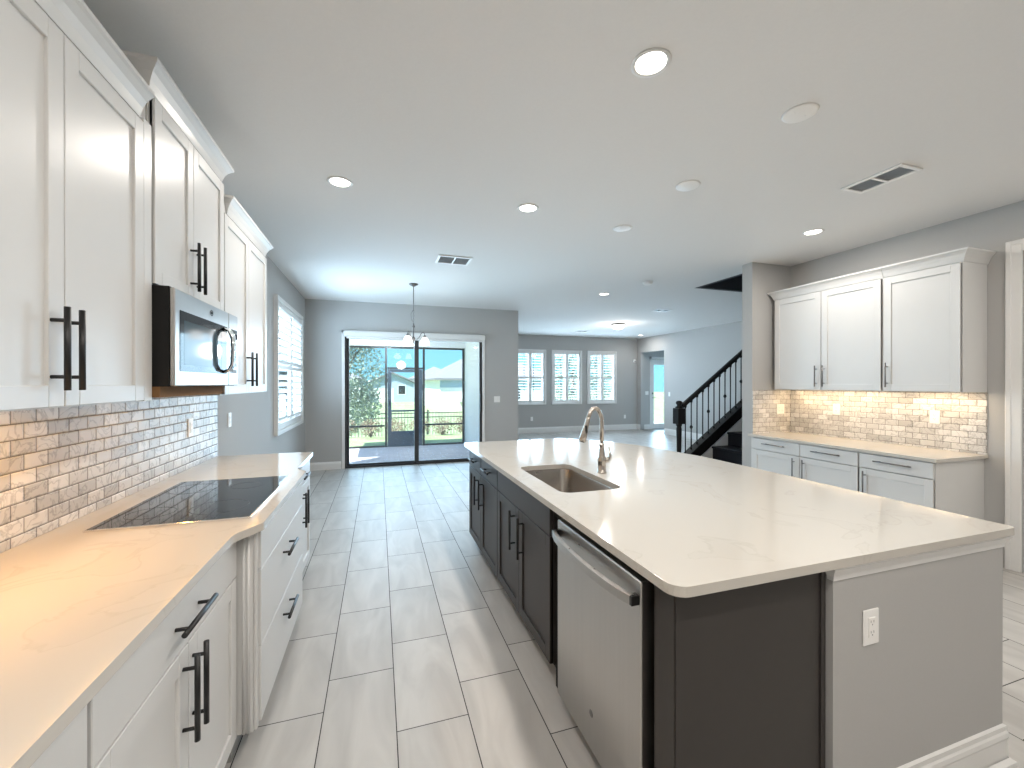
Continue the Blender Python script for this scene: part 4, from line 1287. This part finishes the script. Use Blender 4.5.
def leaf_cloud(mb, n, centre, radii, size, rnd):
    for _ in range(n):
        while True:
            q = Vector((rnd.uniform(-1, 1), rnd.uniform(-1, 1), rnd.uniform(-1, 1)))
            if .35 < q.length < 1: break
        p = Vector((centre[0] + q.x * radii[0], centre[1] + q.y * radii[1], centre[2] + q.z * radii[2]))
        s = size * rnd.uniform(.6, 1.3)
        rot = Matrix.Rotation(rnd.uniform(0, 6.28), 3, Vector((rnd.uniform(-1, 1), rnd.uniform(-1, 1), rnd.uniform(-1, 1))).normalized())
        mb.bm.faces.new([mb.bm.verts.new(p + rot @ Vector(c)) for c in ((-s, 0, 0), (0, -s * .45, 0.1 * s), (s, 0, 0), (0, s * .45, .1 * s))])

def tree(label, x, y, z, h, n, clouds, size, seed):
    rnd = random.Random(seed)
    t = thing('tree', label, 'tree', (x, y, z))
    mb = MB(); mb.tube([(x, y, z), (x + .05, y, z + h * .35), (x - .03, y + .05, z + h * .8)], [.10, .075, .03], 10)
    for k in range(9):
        a = rnd.uniform(0, 6.28); z0 = z + h * rnd.uniform(.2, .6); l = rnd.uniform(.6, 1.2)
        mb.tube([(x, y, z0), (x + l * .6 * math.cos(a), y + l * .6 * math.sin(a), z0 + l * .5), (x + l * math.cos(a), y + l * math.sin(a), z0 + l)], [.035, .02, .008], 6)
    mb.build('trunk', M['bark'], t)
    mb = MB()
    for c, r in clouds: leaf_cloud(mb, n, (x + c[0], y + c[1], z + c[2]), r, size, rnd)
    mb.build('foliage', M['leaf'], t)
tree('leafy tree just outside the left half of the sliding door', -1.2, 15.2, -.4, 4.9, 4200, [((0, 0, 2.2), (1.45, 1.2, 1.7)), ((.2, .1, 3.9), (1.3, 1.1, 1.2)), ((-.9, 0, 3.2), (1.2, 1.0, 1.6)), ((.1, -.1, 1.1), (1.2, 1.0, 1.0))], .062, 3)

# trees outside the far living room windows and the left window
rnd = random.Random(5)
t = thing('tree', 'green tree outside the far shutters nearest the entry', 'tree', (9.3, 19, -.9))
mb = MB(); mb.tube([(9.3, 19, -1.0), (9.3, 19, 2.0)], [.14, .07], 8); mb.build('trunk', M['bark'], t)
mb = MB(); leaf_cloud(mb, 2600, (9.8, 19, 1.6), (1.9, 1.3, 2.3), .13, rnd); mb.build('foliage', M['leaf'], t)

def grass_clump(x, y, z, s, rnd, mat):
    t = thing('dry_shrub', 'dry tan shrub in the planted row beyond the lanai', 'shrub', (x, y, z), 'planted row beyond the lanai')
    mb = MB()
    for _ in range(14):
        a = rnd.uniform(0, 6.28); l = s * rnd.uniform(.5, .95); r = s * rnd.uniform(.1, .5)
        mb.tube([(x, y, z - .03), (x + math.cos(a) * r * .5, y + math.sin(a) * r * .5, z + l * .6), (x + math.cos(a) * r, y + math.sin(a) * r, z + l)], [.009, .006, .003], 5)
    mb.build('stems', M['bark'], t)
    mb = MB(); leaf_cloud(mb, 520, (x, y, z + s * .52), (s * .60, s * .55, s * .50), .035, rnd); mb.build('foliage', mat, t)
    return t
rnd = random.Random(11)
g0 = grass_clump(-1.6, 13.0, -.15, .55, rnd, M['shrub'])
for k in range(1, 9):
    copy_tree(g0, None, (-1.6 + k * .70 + rnd.uniform(-.02, .02), 13.0 + rnd.uniform(-.1, .2), -.16))

# fence
t = thing('metal_fence', 'dark picket fence beyond the planted row', 'fence', (2.0, 18, -.95))
def fz_(z): return z
mb = MB()
for k in range(64):
    x = -2.6 + .13 * k
    mb.tube([(x, 18, -.92), (x, 18, .26)], .010, 5)
mb.build('pickets', M['bronze'], t)
mb = MB()
for z in (.20, .02, -.82): mb.box((-2.65, 17.985, z - .017), (5.7, 18.015, z + .017))
mb.build('rails', M['bronze'], t)
for x in (-2.6, -.3, 2.0, 4.3):
    mb = MB(); mb.box((x - .03, 17.97, -.95), (x + .03, 18.03, .34)); mb.build('post', M['bronze'], t)

# neighbouring houses
def house(label, x0, x1, y0, y1, zb, ze, rise, wallm, ridge='x', over=.45, wins=(), band=None, garage=None):
    t = thing('house', label, 'house', ((x0 + x1) / 2, (y0 + y1) / 2, zb))
    mb = MB(); mb.box((x0, y0, zb - .3), (x1, y1, ze)); mb.build('walls', wallm, t)
    mb = MB()
    a0, a1, b0, b1 = x0 - over, x1 + over, y0 - over, y1 + over
    if ridge == 'hip':
        m = min(a1 - a0, b1 - b0) / 2
        base = [(a0, b0, ze), (a1, b0, ze), (a1, b1, ze), (a0, b1, ze)]
        if a1 - a0 > b1 - b0: top = [(a0 + m, (b0 + b1) / 2, ze + rise), (a1 - m, (b0 + b1) / 2, ze + rise)]; fs = ((0, 1, 5, 4), (1, 2, 5), (2, 3, 4, 5), (3, 0, 4))
        else: top = [((a0 + a1) / 2, b0 + m, ze + rise), ((a0 + a1) / 2, b1 - m, ze + rise)]; fs = ((0, 1, 4), (1, 2, 5, 4), (2, 3, 5), (3, 0, 4, 5))
        v = [mb.bm.verts.new(p) for p in base + top]
        for f in fs: mb.bm.faces.new([v[i] for i in f])
        lo = [mb.bm.verts.new((p[0], p[1], ze - .18)) for p in base]
        for k in range(4): mb.bm.faces.new([lo[k], lo[(k + 1) % 4], v[(k + 1) % 4], v[k]])
        mb.bm.faces.new(lo)
    elif ridge == 'y':
        xm = (a0 + a1) / 2
        mb.prism([(a0, ze - .1), (xm, ze + rise - .1), (a1, ze - .1), (a1, ze + .12), (xm, ze + rise + .12), (a0, ze + .12)], b0, b1, axis='y')
    else:
        ym = (b0 + b1) / 2
        mb.prism([(b0, ze - .1), (ym, ze + rise - .1), (b1, ze - .1), (b1, ze + .12), (ym, ze + rise + .12), (b0, ze + .12)], a0, a1, axis='x')
    mb.build('roof', M['roof'], t)
    if ridge == 'y':
        mb = MB(); mb.prism([(x0, ze - .01), (x1, ze - .01), ((x0 + x1) / 2, ze + rise * .93)], y0, y1, axis='y'); mb.build('gable', wallm, t)
    for (wx, wz, ww, wh) in wins:
        mb = MB()
        mb.prism([(wx - ww / 2, wz), (wx + ww / 2, wz), (wx + ww / 2, wz + wh), (wx - ww / 2, wz + wh)], y0 - .05, y0 - .001, holes=[[(wx - ww / 2 + .09, wz + .09), (wx + ww / 2 - .09, wz + .09), (wx + ww / 2 - .09, wz + wh - .09), (wx - ww / 2 + .09, wz + wh - .09)]], axis='y')
        f = mb.build('window', M['trim'], t)
        mb = MB(); mb.box((wx - ww / 2 + .09, y0 - .02, wz + .09), (wx + ww / 2 - .09, y0 - .002, wz + wh - .09)); mb.build('pane', M['ovenglass'], f)
    if band:
        mb = MB(); mb.box((x0 - .02, y0 - .02, band[0]), (x1 + .02, y0 - .002, band[1])); mb.build('wall_band', M['band'], t)
    if garage:
        mb = MB(); mb.box((garage[0], y0 - .04, zb), (garage[1], y0 - .002, zb + 2.2)); mb.build('garage_door', M['stucco'], t)
    return t
hw = house('white stucco house with grey hip roof at the right of the view', 5.6, 17.0, 40, 54, -1.35, 1.96, 3.4, M['stucco'], 'hip', .5, wins=((8.2, .1, .9, .9), (13.0, -.3, 1.6, 1.4)), band=(1.05, 1.75))
house('blue-grey gabled house straight beyond the screen door', -1.4, 5.2, 66, 78, -1.5, 1.5, 1.6, M['siding'], 'y', .5, wins=((3.4, -.3, 1.2, 1.5), (1.4, 1.55, .8, .7)), garage=(-1.0, 2.2))
house('pale blue house left of the blue-grey gabled one', -12.5, -2.6, 64, 76, -1.5, 2.2, 2.4, M['siding2'], 'hip', .5, wins=((-5.0, -.2, 1.6, 1.5), (-9.5, -.2, 1.6, 1.5)))
house('pale siding house between gabled house and white stucco house', 6.4, 16.0, 84, 96, -1.5, 2.4, 2.6, M['siding2'], 'hip', .5, wins=((8.0, -.2, 1.4, 1.5), (11.0, -.2, 1.4, 1.5)))
mb = MB(); mb.box((7.4, 11.56, -.3), (10.4, 40, -.06))
struct('driveway', mb, M['road'], 'pale concrete walk outside the front door', 'driveway')
